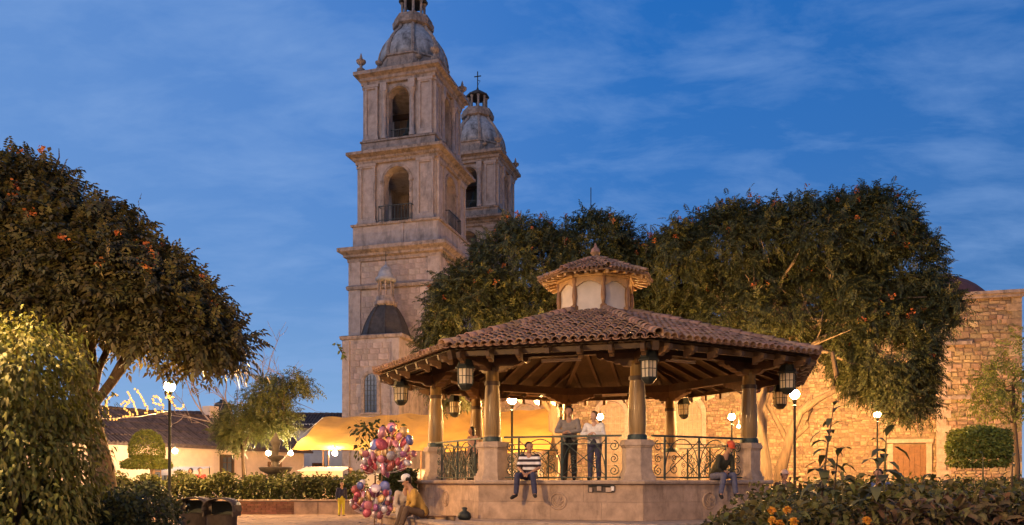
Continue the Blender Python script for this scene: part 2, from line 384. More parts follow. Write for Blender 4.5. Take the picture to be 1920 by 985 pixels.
# ================================================================== ground and paving
g = MB().raw([(-900, -300, GZ), (900, -300, GZ), (900, 1500, GZ), (-900, 1500, GZ)], [(0, 1, 2, 3)]).build('ground', M['ground'], None, False)
tag(g, kind='structure')
pav = MB(); pm = []
for k in range(5):
    j = [random.uniform(-.006, .006) for _ in range(8)]
    m_ = MB().raw([(-.295 + j[0], -.295 + j[1], 0), (.295 + j[2], -.295, 0), (.295, .295 + j[3], 0), (-.295, .295 + j[4], 0),
                   (-.285, -.285, .02), (.285, -.285, .02), (.285, .285, .02), (-.285, .285, .02)],
                  [(0, 1, 5, 4), (1, 2, 6, 5), (2, 3, 7, 6), (3, 0, 4, 7), (4, 5, 6, 7)]).mesh('paving_slab', False, True)
    m_.materials.append(M['paving']); pm.append(m_)
cnt = 0
for iy in range(14):
    for ix in range(24):
        x = -9.6 + ix * .6 + (.3 if iy % 2 else 0); y = 16.6 + iy * .6
        if y > 25.0 or math.hypot(x - 2.45, y - 23.1) < 6.0 or not (-.40 < x / y < .36) or cnt >= 230: continue
        o = add('paving_slab', pm[random.randrange(5)], None, g); o.location = (x, y, GZ + random.uniform(0, .006)); o.rotation_euler = (0, 0, random.choice((0, PI / 2, PI))); cnt += 1

# ================================================================== masonry pieces
unit_stones = []
for k in range(8):
    r = lambda a: random.uniform(-a, a)
    q = .47
    b = [(-.5, 0, -.5), (.5, 0, -.5), (.5, 0, .5), (-.5, 0, .5)]
    q = .42
    f = [(-q + r(.09), -1 + r(.3), -q + r(.1)), (q + r(.09), -1 + r(.3), -q + r(.1)), (q + r(.09), -1 + r(.3), q + r(.1)), (-q + r(.09), -1 + r(.3), q + r(.1))]
    unit_stones.append((b + f, [(0, 1, 5, 4), (1, 2, 6, 5), (2, 3, 7, 6), (3, 0, 4, 7), (4, 5, 6, 7)]))
for k in range(4):
    r = lambda a: random.uniform(-a, a); q = .485
    b = [(-.5, 0, -.5), (.5, 0, -.5), (.5, 0, .5), (-.5, 0, .5)]
    f = [(-q, -1 + r(.08), -q), (q, -1 + r(.08), -q), (q, -1 + r(.08), q), (-q, -1 + r(.08), q)]
    unit_stones.append((b + f, [(0, 1, 5, 4), (1, 2, 6, 5), (2, 3, 7, 6), (3, 0, 4, 7), (4, 5, 6, 7)]))
def stone_wall(parent, mname, x0, x1, y, z0, z1, cw, ch, dep, nobj, holes=(), key=None, ashlar=False, rot=0, name='stone'):
    """courses of stones on a wall facing local -y; the nobj best ones by key become objects of their own"""
    S = []; z = z0
    while z < z1 - .04:
        h = min(random.uniform(*ch), z1 - z)
        if z1 - (z + h) < ch[0] * .5: h = z1 - z
        x = x0 - (random.uniform(0, cw[0]) if True else 0)
        while x < x1:
            wd = random.uniform(*cw); a = max(x, x0); b = min(x + wd, x1)
            if b - a > .06:
                cx, cz = (a + b) / 2, z + h / 2
                if not any(hx0 < cx + (b - a) * .35 and cx - (b - a) * .35 < hx1 and hz0 < cz + h * .35 and cz - h * .35 < hz1 for hx0, hx1, hz0, hz1 in holes):
                    S.append((cx, cz, b - a - .018, h - .018) if ashlar else (cx, cz + random.uniform(-.06, .06) * h / .3, (b - a) * random.uniform(.86, 1.02) - .015, h * random.uniform(.72, 1.08)))
            x += wd
        z += h
    if key: S.sort(key=key)
    pool = unit_stones[8:] if ashlar else unit_stones[:8]
    ms = []
    for V, Fc in pool:
        me = MB().raw(V, Fc).mesh(name, False, True); me.materials.append(M[mname]); ms.append(me)
    rest = MB()
    cr, sr = math.cos(rot), math.sin(rot)
    for i, (cx, cz, wd, h) in enumerate(S):
        k = random.randrange(len(pool)); d = dep * random.uniform(.35, 1.0)
        if i < nobj:
            o = add(name, ms[k], None, parent); o.location = (cx * cr - y * sr, cx * sr + y * cr, cz); o.scale = (wd, d, h); o.rotation_euler = (0, 0, rot)
        else:
            V, Fc = pool[k]
            rest.raw([((cx + vx * wd) * cr - (y + vy * d) * sr, (cx + vx * wd) * sr + (y + vy * d) * cr, cz + vz * h) for vx, vy, vz in V], Fc)
    if rest.v:
        r_ = rest.build(name + '_work', M[mname], parent, False); r_['kind'] = 'stuff'

# ================================================================== church
TC = Vector((-7.36, 58.65, 0)); TR = rad(-16)
E1 = Vector((math.cos(TR), math.sin(TR), 0)); E2 = Vector((-math.sin(TR), math.cos(TR), 0))

def arch_wall(h, H, t, wo_, sill, spring, z0, side=0, xs=None):
    """wall facing -y at y=-h, width 2*xs, arch opening of width wo_; returns MB"""
    m = MB(); xs = xs or h; r = wo_ / 2; n = 14
    def ex(poly): m.slab(poly, (0, -h, z0), (1, 0, 0), (0, 0, 1), (0, 1, 0), t)
    ex([(-xs, 0), (-r, 0), (-r, H), (-xs, H)]); ex([(r, 0), (xs, 0), (xs, H), (r, H)])
    if sill > 0: ex([(-r, 0), (r, 0), (r, sill), (-r, sill)])
    for k in range(n):
        a, b = PI - PI * k / n, PI - PI * (k + 1) / n
        ex([(r * math.cos(a), spring + r * math.sin(a)), (r * math.cos(b), spring + r * math.sin(b)), (r * math.cos(b), H), (r * math.cos(a), H)])
    return m
def rot4(mb, k):
    c, s = round(math.cos(k * PI / 2)), round(math.sin(k * PI / 2))
    o = MB(); o.v = [(x * c - y * s, x * s + y * c, z) for x, y, z in mb.v]; o.f = list(mb.f); return o

def panel_pilaster(xc, wd, h, z0, z1, proud):
    m = MB(); y = -h
    m.box((xc, y - proud * .25, (z0 + z1) / 2), (wd, proud * .5, z1 - z0))
    e = .16
    for sx in (-1, 1): m.box((xc + sx * (wd / 2 - e / 2), y - proud * .75 + .001, (z0 + z1) / 2), (e, proud * .5, z1 - z0 - .002))
    for zz, hh in ((z0 + .2, .4), (z1 - .15, .3)): m.box((xc, y - proud * .74, zz), (wd - 2 * e, proud * .5, hh - .004))
    m.box((xc, y - proud * .6, z0 + .12), (wd + .14, proud * 1.2, .22)); m.box((xc, y - proud * .6, z1 - .1), (wd + .16, proud * 1.2, .18))
    return m
def urn(mb, c, s):
    mb.lathe([(.30 * s, 0), (.30 * s, .22 * s), (.12 * s, .28 * s), (.10 * s, .5 * s), (.34 * s, .72 * s), (.36 * s, .84 * s), (.14 * s, .92 * s), (.10 * s, 1.12 * s), (.02 * s, 1.4 * s)], 10, c)

def bell_tower(loc, label, front):
    root = empty('bell_tower', loc, TR, label, 'tower', 'towers of the church')
    cs, ct = M['cantera'], M['cantera_trim']
    sh = MB().square([(3.42, GZ), (3.42, 16.7)]).build('shaft', cs, root)
    for k in range(4):
        for sx in (-1, 1):
            p = rot4(MB().box((sx * 3.02, -3.42 - .055, 8.3), (.9, .11, 16.8)), k); p.build('pilaster', cs, root)
    MB().square([(3.40, 14.5), (3.62, 14.55), (3.66, 14.75), (3.58, 14.85), (3.40, 14.92)]).build('string_course', ct, root)
    if front: stone_wall(sh, 'cantera_block', -2.54, 2.54, -3.42, 6.0, 14.48, (.5, .95), (.36, .46), .035, 110, key=lambda s: abs(s[1] - 12.5) + s[0], ashlar=True); stone_wall(sh, 'cantera_block', -2.54, 2.54, -3.42, 14.94, 16.5, (.5, .95), (.36, .46), .035, 60, ashlar=True)
    MB().square([(3.42, 16.5), (3.56, 16.52), (3.58, 16.75), (3.78, 16.85), (3.8, 17.0), (4.02, 17.14), (4.12, 17.2), (4.12, 17.45), (4.0, 17.5), (3.3, 17.62)]).build('cornice', ct, root)
    pd = MB().square([(3.28, 17.55), (3.28, 19.1)]).build('pedestal', cs, root)
    for k in range(4): rot4(MB().box((.55, -3.31, 18.33), (.22, .06, 1.5)), k).build('pilaster', cs, root)
    MB().square([(3.28, 19.08), (3.40, 19.1), (3.42, 19.24), (3.0, 19.3)]).build('coping', ct, root)
    # lower belfry
    for k in range(4):
        rot4(arch_wall(2.95, 4.4, .75, 1.95, .02, 3.02, 19.26, xs=2.95 if k % 2 == 0 else 2.19), k).build('belfry_wall', cs, root)
        for sx in (-1, 1):
            rot4(panel_pilaster(sx * 2.22, 1.22, 2.95, 19.3, 23.6, .2), k).build('pilaster', cs, root)
        a = MB(); r = .975
        for i in range(14):
            t0, t1 = PI * i / 14, PI * (i + 1) / 14
            a.slab([(r * math.cos(t0), r * math.sin(t0)), ((r + .2) * math.cos(t0), (r + .2) * math.sin(t0)), ((r + .2) * math.cos(t1), (r + .2) * math.sin(t1)), (r * math.cos(t1), r * math.sin(t1))], (0, -3.02, 22.28), (1, 0, 0), (0, 0, 1), (0, 1, 0), .065)
        for sx in (-1, 1): a.box((sx * 1.08, -2.985, 20.8), (.2, .07, 2.9)); a.box((sx * 1.1, -3.0, 22.24), (.32, .12, .16))
        rot4(a, k).build('arch_moulding', ct, root)
        rl = MB()
        for i in range(11): rl.box((-1.25 + i * .25, -3.3, 19.85), (.035, .035, 1.1))
        rl.box((0, -3.3, 20.4), (2.56, .05, .05)); rl.box((0, -3.3, 19.42), (2.56, .04, .04))
        for sx in (-1, 1): rl.box((sx * 1.25, -3.12, 20.4), (.04, .32, .05))
        rot4(rl, k).build('balcony_railing', M['iron'], root)
    MB().square([(2.1, 23.1), (2.1, 23.62)]).build('ceiling_slab', cs, root)
    MB().square([(2.1, 19.2), (2.1, 19.34)]).build('floor_slab', cs, root)
    MB().square([(2.97, 23.58), (3.14, 23.6), (3.16, 23.8), (3.3, 23.88), (3.34, 24.0), (3.56, 24.12), (3.66, 24.16), (3.66, 24.36), (3.5, 24.42), (2.7, 24.56)]).build('cornice', ct, root)
    # upper belfry
    MB().square([(2.84, 24.4), (2.84, 25.2), (2.92, 25.24), (2.92, 25.36), (2.6, 25.42)]).build('plinth', ct, root)
    for k in range(4):
        rot4(arch_wall(2.62, 4.1, .7, 1.62, .05, 2.92, 25.38, xs=2.62 if k % 2 == 0 else 1.91), k).build('belfry_wall', cs, root)
        for sx in (-1, 1):
            rot4(panel_pilaster(sx * 2.08, 1.0, 2.62, 25.4, 29.4, .2), k).build('pilaster', cs, root)
            col = MB().lathe([(.24, 0), (.24, .25), (.18, .32), (.17, 2.5), (.15, 3.0), (.24, 3.2), (.26, 3.38)], 12, (sx * 1.08, -2.74, 25.4)); col.box((sx * 1.08, -2.78, 29.1), (.5, .34, .62))
            rot4(col, k).build('column', cs, root)
        a = MB(); r = .81
        for i in range(12):
            t0, t1 = PI * i / 12, PI * (i + 1) / 12
            a.slab([(r * math.cos(t0), r * math.sin(t0)), ((r + .14) * math.cos(t0), (r + .14) * math.sin(t0)), ((r + .14) * math.cos(t1), (r + .14) * math.sin(t1)), (r * math.cos(t1), r * math.sin(t1))], (0, -2.67, 28.30), (1, 0, 0), (0, 0, 1), (0, 1, 0), .05)
        rot4(a, k).build('arch_moulding', ct, root)
        rl = MB()
        for i in range(9): rl.box((-.68 + i * .17, -2.3, 25.8), (.03, .03, .75))
        rl.box((0, -2.3, 26.18), (1.58, .04, .05)); rot4(rl, k).build('balcony_railing', M['iron'], root)
    MB().square([(1.88, 29.0), (1.88, 29.5)]).build('ceiling_slab', cs, root)
    MB().square([(1.88, 25.3), (1.88, 25.46)]).build('floor_slab', cs, root)
    bl = MB().lathe([(.78, 0), (.80, .06), (.62, .35), (.48, .9), (.44, 1.2), (.28, 1.4), (.06, 1.46)], 18, (0, 0, 26.55)).build('bell', M['iron_green'], root)
    MB().box((0, 0, 28.15), (3.6, .3, .34)).build('bell_yoke', M['wood_dark'], bl)
    MB().square([(2.66, 29.38), (2.84, 29.4), (2.86, 29.6), (2.98, 29.68), (3.0, 29.85), (3.2, 29.98), (3.28, 30.02), (3.28, 30.26), (3.1, 30.32), (2.3, 30.42)]).build('cornice', ct, root)
    # drum, dome, lantern
    dr = MB().octa([(2.62, 30.36), (2.62, 31.45), (2.72, 31.5), (2.72, 31.62), (2.4, 31.68)], a0=PI / 8).build('drum', ct, root)
    prof = [(2.5, 31.5), (2.48, 32.0), (2.36, 32.55), (2.1, 33.15), (1.72, 33.68), (1.4, 34.0), (1.22, 34.3), (1.2, 34.45)]
    dm = MB().lathe(prof, 32).build('dome', M['dome_plaster'], root, True)
    for k in range(8):
        a = PI / 8 + k * PI / 4; MB().tube([((r + .04) * math.cos(a), (r + .04) * math.sin(a), z) for r, z in prof], .13, 6).build('rib', ct, dm)
    ln = MB().octa([(1.22, 34.35), (1.52, 34.5), (1.55, 34.9), (1.42, 35.0), (1.42, 35.18), (1.05, 35.22)], a0=PI / 8).build('lantern_base', ct, root)
    for k in range(8):
        a = PI / 8 + k * PI / 4; MB().lathe([(.16, 0), (.11, .1), (.10, 1.15), (.17, 1.32)], 8, (.82 * math.cos(a), .82 * math.sin(a), 35.2)).build('lantern_column', ct, ln)
    MB().octa([(1.0, 36.5), (1.08, 36.55), (1.08, 36.68), (.95, 36.74), (.55, 37.02), (.12, 37.3), (.05, 37.55)], a0=PI / 8).build('lantern_roof', M['slate'], root, False)
    MB().tube([(0, 0, 37.4), (0, 0, 39.0)], .05, 6).tube([(-.33, -.0, 38.55), (.33, 0, 38.55)], .05, 6).tube([(-.0, 0, 37.7), (.25, 0, 38.1), (0, 0, 38.2)], .03, 5).build('cross', M['iron'], root)
    for sx in (-1, 1):
        for sy in (-1, 1):
            m = MB(); urn(m, (sx * 2.85, sy * 2.85, 30.36), 1.0); m.build('urn', ct, root)
            m = MB(); urn(m, (sx * 1.55, sy * 2.6, 30.38), .8); m.build('urn', ct, root)
    return root
bell_tower(TC, 'tall pink stone bell tower with two belfry storeys behind the kiosk', True)
T2 = TC + E2 * 15.1
bell_tower(T2, 'more distant bell tower with iron cross, half hidden behind the nearer tower', False)

# side chapel at the foot of the tower
KC = Vector((-7.30, 51.0, 0)); CH = KC - E1 * 2.05 + E2 * 2.2
ch = empty('side_chapel', CH, TR, 'small square stone chapel with pointed dome and arched window below bell tower', 'chapel')
hw = 2.05; H_ = 10.5
wl = MB().box((0, 0, (H_ + GZ) / 2), (2 * hw, 4.3, H_ - GZ)).build('wall', M['cantera'], ch)
stone_wall(wl, 'cantera_block', -1.5, 1.45, -2.15, 5.2, 10.0, (.4, .8), (.33, .44), .04, 120, holes=[(-.8, .8, 5.0, 8.3)], ashlar=True)
for sx in (-1, 1):
    MB().box((sx * 1.79, -2.2, 5.1), (.52, .12, 10.2)).build('pilaster', M['cantera'], ch)
MB().square([(hw, 10.2), (hw + .18, 10.3), (hw + .22, 10.5), (hw + .1, 10.56), (1.6, 10.64)]).build('cornice', M['cantera_trim'], ch)
MB().square([(hw + .12, 4.7), (hw + .3, 4.78), (hw + .3, 4.98), (hw + .12, 5.12)]).build('string_course', M['cantera_trim'], ch)
win = MB(); r = .46
win.box((0, -2.17, 6.45), (.92, .03, 2.1)); win.slab([(r * math.cos(PI * k / 12), r * math.sin(PI * k / 12)) for k in range(13)], (0, -2.185, 7.5), (1, 0, 0), (0, 0, 1), (0, 1, 0), .03)
wn_ = win.build('window', M['glass_dark'], ch)
fr = MB()
for i in range(12):
    t0, t1 = PI * i / 12, PI * (i + 1) / 12
    fr.slab([(q * math.cos(t), q * math.sin(t)) for q, t in ((.46, t0), (.68, t0), (.68, t1), (.46, t1))], (0, -2.26, 7.5), (1, 0, 0), (0, 0, 1), (0, 1, 0), .1)
for sx in (-1, 1): fr.box((sx * .57, -2.21, 6.45), (.22, .1, 2.1))
fr.box((0, -2.23, 5.35), (1.5, .2, .12)); fr.build('window_surround', M['cantera_trim'], wn_)
gb = MB()
for i in range(1, 4): gb.box((-.46 + i * .23, -2.2, 6.65), (.03, .03, 2.4))
for i in range(7): gb.box((0, -2.2, 5.55 + i * .33), (.9, .03, .025))
gb.build('glazing_bar', M['iron'], wn_)
dp = [(1.62, 10.6), (1.6, 10.9), (1.42, 11.5), (1.15, 12.1), (.85, 12.6), (.62, 12.85)]
MB().octa(dp, a0=PI / 8).build('dome', M['slate'], ch, False, (.05, 0, 0))
for k in range(8):
    a = PI / 8 + k * PI / 4; MB().tube([(.05 + r_ * math.cos(a), r_ * math.sin(a), z) for r_, z in dp], .06, 5).build('rib', M['slate'], ch)
lb = MB().octa([(.66, 12.8), (.78, 12.9), (.78, 13.1), (.66, 13.2), (.6, 13.5)], a0=PI / 8).build('lantern_base', M['cantera_trim'], ch, 'auto', (.05, 0, 0))
for k in range(8):
    a = PI / 8 + k * PI / 4; MB().lathe([(.08, 0), (.06, .1), (.06, .95), (.09, 1.05)], 8, (.5 * math.cos(a), .5 * math.sin(a), 13.48)).build('lantern_column', M['cantera_trim'], lb)
MB().lathe([(.62, 14.5), (.72, 14.6), (.70, 14.75), (.56, 14.85), (.5, 15.1), (.36, 15.4), (.15, 15.6), (.05, 15.7), (.05, 15.9)], 16).build('lantern_dome', M['dome_plaster'], ch, True, (.05, 0, 0))
MB().tube([(.05, 0, 15.8), (.05, 0, 16.6)], .03, 5).tube([(-.1, 0, 16.35), (.2, 0, 16.35)], .03, 5).build('cross', M['iron'], ch)

# nave with rubble walls
nv = empty('church_nave', TC, TR, 'long warm lit rubble stone church wall behind the trees', 'church')
YW = -2.9; X1 = 34.5; X2 = 38.7
nw = MB().box(((3.5 + X1) / 2, YW + 6.5, (10.6 + GZ) / 2), (X1 - 3.5, 13, 10.6 - GZ)).build('wall', M['mortar'], nv)
ne = MB().box(((X1 + X2) / 2, YW + 6.0, (11.6 + GZ) / 2), (X2 - X1, 13, 11.6 - GZ)).build('transept_wall', M['mortar'], nv)
dz = 3.15
winr = [(x - .95, x + .95, .9, 6.2) for x in (9.5, 15.3, 20.2)]
stone_wall(nw, 'rubble', 4.0, X1, YW, GZ, 10.5, (.14, .44), (.11, .25), .07, 150, holes=[(32.0, 34.1, 0, dz + .35)] + winr, key=lambda s: abs(s[0] - 30) + abs(s[1] - 3.5) * .6)
stone_wall(ne, 'rubble', X1 + .1, X2 - .05, YW - .5, GZ, 11.5, (.18, .62), (.14, .34), .09, 150, key=lambda s: -s[1])
# quoins at the corner of the transept
for i in range(27):
    z = GZ + .2 + i * .43; wd = .75 if i % 2 else .5
    MB().box((X1 + wd / 2 - .1, YW - .53, z), (wd, .16, .415)).build('quoin', M['kiosk_trim'], ne, False)
    MB().box((X2 - wd / 2 + .06, YW - .53, z), (wd, .16, .415)).build('quoin', M['rubble'], ne, False)
MB().box(((X1 + X2) / 2, YW + 5.8, 11.68), (X2 - X1 + .5, 13.5, .18)).box(((X1 + X2) / 2, YW + 5.8, 11.5), (X2 - X1 + .25, 13.2, .2)).build('cornice', M['cantera_trim'], nv)
MB().box(((3.5 + X1) / 2, YW + 6.3, 10.7), (X1 - 3.5, 13.4, .2)).build('cornice', M['cantera_trim'], nv)
for z in (5.75, 8.9): MB().box((X1 + .85, YW - .6, z), (1.7, .32, .2)).build('string_course', M['cantera_trim'], nv)
MB().box((33.05, YW - .10, dz + .15), (2.5, .3, .22)).box((32.0, YW - .06, 1.55), (.3, .2, 3.2)).box((34.1, YW - .06, 1.55), (.3, .2, 3.2)).build('door_surround', M['kiosk_trim'], nv)
dr = empty('door', (33.05, YW - .03, 0)); dr.parent = nv
for i in range(6): MB().box((-.75 + i * .3, 0, 1.5), (.285, .06, 3.1)).build('plank', M['wood_mid'], dr, False)
for z in (.5, 1.7, 2.7): MB().box((0, -.05, z), (1.75, .05, .12)).build('rail', M['wood_mid'], dr, False)
for x in (9.5, 15.3, 20.2):
    wv = MB().box((x, YW - .03, 3.05), (1.7, .05, 4.3)).slab([(.85 * math.cos(PI * k / 12), .85 * math.sin(PI * k / 12)) for k in range(13)], (x, YW - .055, 5.2), (1, 0, 0), (0, 0, 1), (0, 1, 0), .05).build('window', M['window_lit_tone'], nv)
    gm = MB()
    for i in range(1, 6): gm.box((x - .85 + i * .283, YW - .12, 3.3), (.04, .04, 4.8))
    for i in range(10): gm.box((x, YW - .12, 1.1 + i * .45), (1.7, .04, .035))
    gm.tube([(x + .87 * math.cos(PI * k / 14), YW - .12, 5.2 + .87 * math.sin(PI * k / 14)) for k in range(15)], .05, 6)
    gm.build('window_grille', M['kiosk_trim'], wv)
    sr = MB()
    for sx in (-1, 1): sr.box((x + sx * 1.0, YW - .08, 3.1), (.26, .2, 4.4))
    for i in range(12):
        t0, t1 = PI * i / 12, PI * (i + 1) / 12
        sr.slab([(q * math.cos(t), q * math.sin(t)) for q, t in ((.87, t0), (1.13, t0), (1.13, t1), (.87, t1))], (x, YW - .18, 5.3), (1, 0, 0), (0, 0, 1), (0, 1, 0), .2)
    sr.build('window_surround', M['kiosk_trim'], wv)
dmx = MB(); cx, cy_ = 35.8, 8.5
dmx.lathe([(4.75, 10.5), (4.75, 12.5), (4.9, 12.6), (4.9, 12.8)], 24, (cx, cy_, 0)).build('dome_drum', M['cantera_trim'], nv)
MB().lathe([(4.7 * math.cos(rad(t)), 12.8 + 2.9 * math.sin(rad(t))) for t in range(0, 90, 9)] + [(.05, 15.7)], 32, (cx, cy_, 0)).build('dome', M['red_dome'], nv, True)
am = MB().tube([at(1108, 700, 60), at(1108, 352, 60)], .035, 5).build('antenna_mast', M['iron'], None)
tag(am, 'thin antenna mast sticking up above the middle treetops', 'antenna')

# ================================================================== houses on the left
def tiled_roof(parent, x0, x1, y0, y1, ze, zr, over=.5, name='roof', sp=.24):
    """gable roof along local x, ridge at mid depth; corrugated barrel tile rows as real geometry"""
    ym = (y0 + y1) / 2; m = MB()
    for ya, yb in ((y0 - over, ym), (y1 + over, ym)):
        za = ze - over * (zr - ze) / (ym - y0)
        m.raw([(x0 - .3, ya, za), (x1 + .3, ya, za), (x1 + .3, yb, zr), (x0 - .3, yb, zr), (x0 - .3, ya, za - .12), (x1 + .3, ya, za - .12), (x1 + .3, yb, zr - .12), (x0 - .3, yb, zr - .12)],
              [(0, 1, 2, 3), (7, 6, 5, 4), (0, 4, 5, 1), (0, 3, 7, 4), (1, 5, 6, 2)])
    r = m.build(name, M['roof_old'], parent, False)
    t = MB(); n = int((x1 - x0 + .6) / sp); ya = y0 - over; za = ze - over * (zr - ze) / (ym - y0)
    for i in range(n):
        x = x0 - .3 + (i + .5) * sp; nseg = 5
        for j in range(nseg):
            a, b = j / nseg, (j + 1) / nseg + .02; lift = random.uniform(0, .03)
            A = Vector((x + random.uniform(-.02, .02), ya + (ym - ya) * a, za + (zr - za) * a + lift)); B = Vector((x, ya + (ym - ya) * b, za + (zr - za) * b - .01))
            t.tube([A, B], [sp * .42, sp * .36], 6)
    q = t.build('tile_rows', M['roof_old'], r); q['kind'] = 'stuff'
    t = MB()
    for i in range(int((x1 - x0 + .6) / .45)): t.tube([(x0 - .3 + i * .45, ym, zr + .05), (x0 + .2 + i * .45, ym, zr + .04)], [.14, .11], 7)
    q = t.build('ridge_tiles', M['roof_old'], r); q['kind'] = 'stuff'
    return r
def window_at(parent, x, y, z, wd, ht, frame=M['wood_mid']):
    wdw = MB().box((x, y - .02, z), (wd, .06, ht)).build('window', M['glass_dark'], parent)
    f = MB()
    for sx in (-1, 1): f.box((x + sx * (wd / 2 + .08), y - .05, z), (.16, .14, ht + .32))
    f.box((x, y - .052, z + ht / 2 + .08), (wd, .14, .16)); f.box((x, y - .06, z - ht / 2 - .08), (wd + .5, .2, .12)); f.build('frame', frame, wdw)
    b = MB().box((x, y - .07, z), (.05, .04, ht)); b.box((x, y - .071, z + ht * .15), (wd, .04, .05)); b.build('mullion', frame, wdw)
hA = at(150, 900, 39); hB = at(570, 900, 53); hd = (hB - hA); hl = hd.length; ha = math.atan2(hd.y, hd.x)
h1 = empty('low_house', (hA.x, hA.y, 0), ha, 'long low cream house with dark tiled roof behind topiary tree', 'house')
MB().box((hl / 2 - 4, 3.2, 1.55), (hl + 8, 6.4, 3.34)).build('wall', M['plaster_cream'], h1)
tiled_roof(h1, -8, hl, 0, 6.4, 3.2, 4.95, .55)
for x in (4.6, 13.1, 17.2): window_at(h1, x, 0, 1.25, .8, 1.5, M['wood_mid'])
for x in (9.2,): window_at(h1, x, 0, 1.9, .7, .9, M['wood_dark'])
MB().box((11.0, 3.4, 5.2), (.7, .7, 1.0)).build('chimney', M['plaster_cream'], h1)
wt = MB().lathe([(.55, 0), (.58, .1), (.58, 1.0), (.50, 1.2), (.2, 1.35), (.2, 1.45)], 16, (0, 0, 0)).build('water_tank', M['iron'], None)
p = at(418, 778, 52); wt.location = (p.x, p.y, 4.85); tag(wt, 'dark round water tank on the low tiled roof', 'water tank')
wb = MB().box((p.x, p.y, 4.4), (1.3, 1.3, 1.0)).build('tank_plinth', M['roof_old'], None); tag(wb, 'plain masonry block under the dark water tank', 'plinth')
h2p = at(480, 900, 60)
h2 = empty('white_house', (h2p.x, h2p.y, 0), rad(4), 'white two storey house with brown tiled roof beside bell tower', 'house')
MB().box((4.5, 3.5, 2.6), (9.2, 7, 5.4)).build('wall', M['plaster_white'], h2)
tiled_roof(h2, 0, 9.0, 0, 7, 5.2, 6.3, .5)
window_at(h2, 5.0, 0, 4.0, 1.2, 1.0); window_at(h2, 2.0, 0, 4.0, .8, 1.0)
h3p = at(205, 900, 55)
h3 = empty('rear_house', (h3p.x, h3p.y, 0), rad(10), 'dark tiled roof peeking over the long low house', 'house')
MB().box((3, 3, 2.2), (6, 6, 4.6)).build('wall', M['plaster_cream'], h3); tiled_roof(h3, 0, 6, 0, 6, 4.6, 6.0, .5)

# ================================================================== bandstand kiosk
KX, KY = 2.45, 23.1; KR = rad(-84)
kk = empty('bandstand_kiosk', (KX, KY, 0), KR, 'octagonal bandstand with clay tile roof, wooden columns and stone base', 'bandstand')
def K(r, a, z):  # local polar (a in degrees, 0 = towards camera corner)
    return Vector((r * math.cos(rad(a)), r * math.sin(rad(a)), z))
def KW(r, a, z):
    return Matrix.Translation((KX, KY, 0)) @ Matrix.Rotation(KR, 4, 'Z') @ K(r, a, z)
C8 = math.cos(PI / 8); PT = .99
MB().octa([(6.3, GZ), (6.3, .03), (6.27, .05), (4.5, .055)]).build('step', M['kiosk_trim'], kk, False)
base = MB().octa([(5.14, .04), (5.14, .9)]).build('platform', M['kiosk_stone'], kk, False)
for k in range(8):
    am_ = 45 * k + 22.5; n_ = K(1, am_, 0); t_ = K(1, am_ + 90, 0); ap = 5.14 * C8; half = 5.18 * math.sin(PI / 8)
    xs = [-half, -half * .40, half * .30, half]
    for j, (z0, z1) in enumerate(((.06, .48), (.486, .885))):
        xx = xs if j else [-half, -half * .1, half * .52, half]
        for i in range(3):
            a, b = xx[i] + .003, xx[i + 1] - .003; c = n_ * (ap + .02) + t_ * ((a + b) / 2)
            MB().box((c.x, c.y, (z0 + z1) / 2), (.04, b - a, z1 - z0), rad(am_)).build('slab', M['kiosk_stone'], base, False)
    if k in (0, 6, 7, 1, 5):
        o_ = n_ * (ap + .045); md = MB()
        c = Vector((o_.x, o_.y, .5)); 
        md.tube([c + t_ * .19 * math.cos(q) + Vector((0, 0, .19 * math.sin(q))) for q in np.linspace(0, 2 * PI, 25)[:-1]], .022, 6, closed=True)
        for q in range(5):
            aa = rad(30 + q * 30); md.tube([c + Vector((0, 0, -.10)), c + t_ * .09 * math.cos(aa) + Vector((0, 0, -.10 + .15 * math.sin(aa))), c + t_ * .15 * math.cos(aa) + Vector((0, 0, -.06 + .18 * math.sin(aa)))], [.02, .03, .012], 6)
        for q in (-1, 1): md.tube([c + t_ * q * .13 + Vector((0, 0, -.08)), c + t_ * q * .05 + Vector((0, 0, -.13)), c + Vector((0, 0, -.10))], .02, 6)
        md.build('carved_medallion', M['kiosk_stone'], base)
MB().octa([(5.18, .885), (5.30, .91), (5.32, .96), (5.28, PT), (3.0, PT + .004)]).build('coping', M['kiosk_trim'], kk, False)
# broken service opening: flat plate, its shade painted dark; junction boxes, front face
am_ = -22.5; n_ = K(1, am_, 0); t_ = K(1, am_ + 90, 0); ap = 5.14 * C8 + .04
sv = MB(); c = n_ * (ap + .003) + t_ * 1.02; sv.box((c.x, c.y, .79), (.012, .62, .17), rad(am_)); svo = sv.build('service_opening', M['opening_shade'], base)
for i, x in enumerate((.78, .98, 1.2, 1.29)):
    c = n_ * (ap + .03) + t_ * x; MB().box((c.x, c.y, .77 + .03 * (i % 2)), (.07, .07 + .03 * (i % 3), .1), rad(am_)).build('junction_box', M['plaster_white'] if i == 3 else M['kiosk_trim'], svo)
c = n_ * (ap + .04); MB().tube([c + t_ * .72 + Vector((0, 0, .865)), c + t_ * 1.34 + Vector((0, 0, .86))], .014, 6).build('conduit', M['iron'], svo)

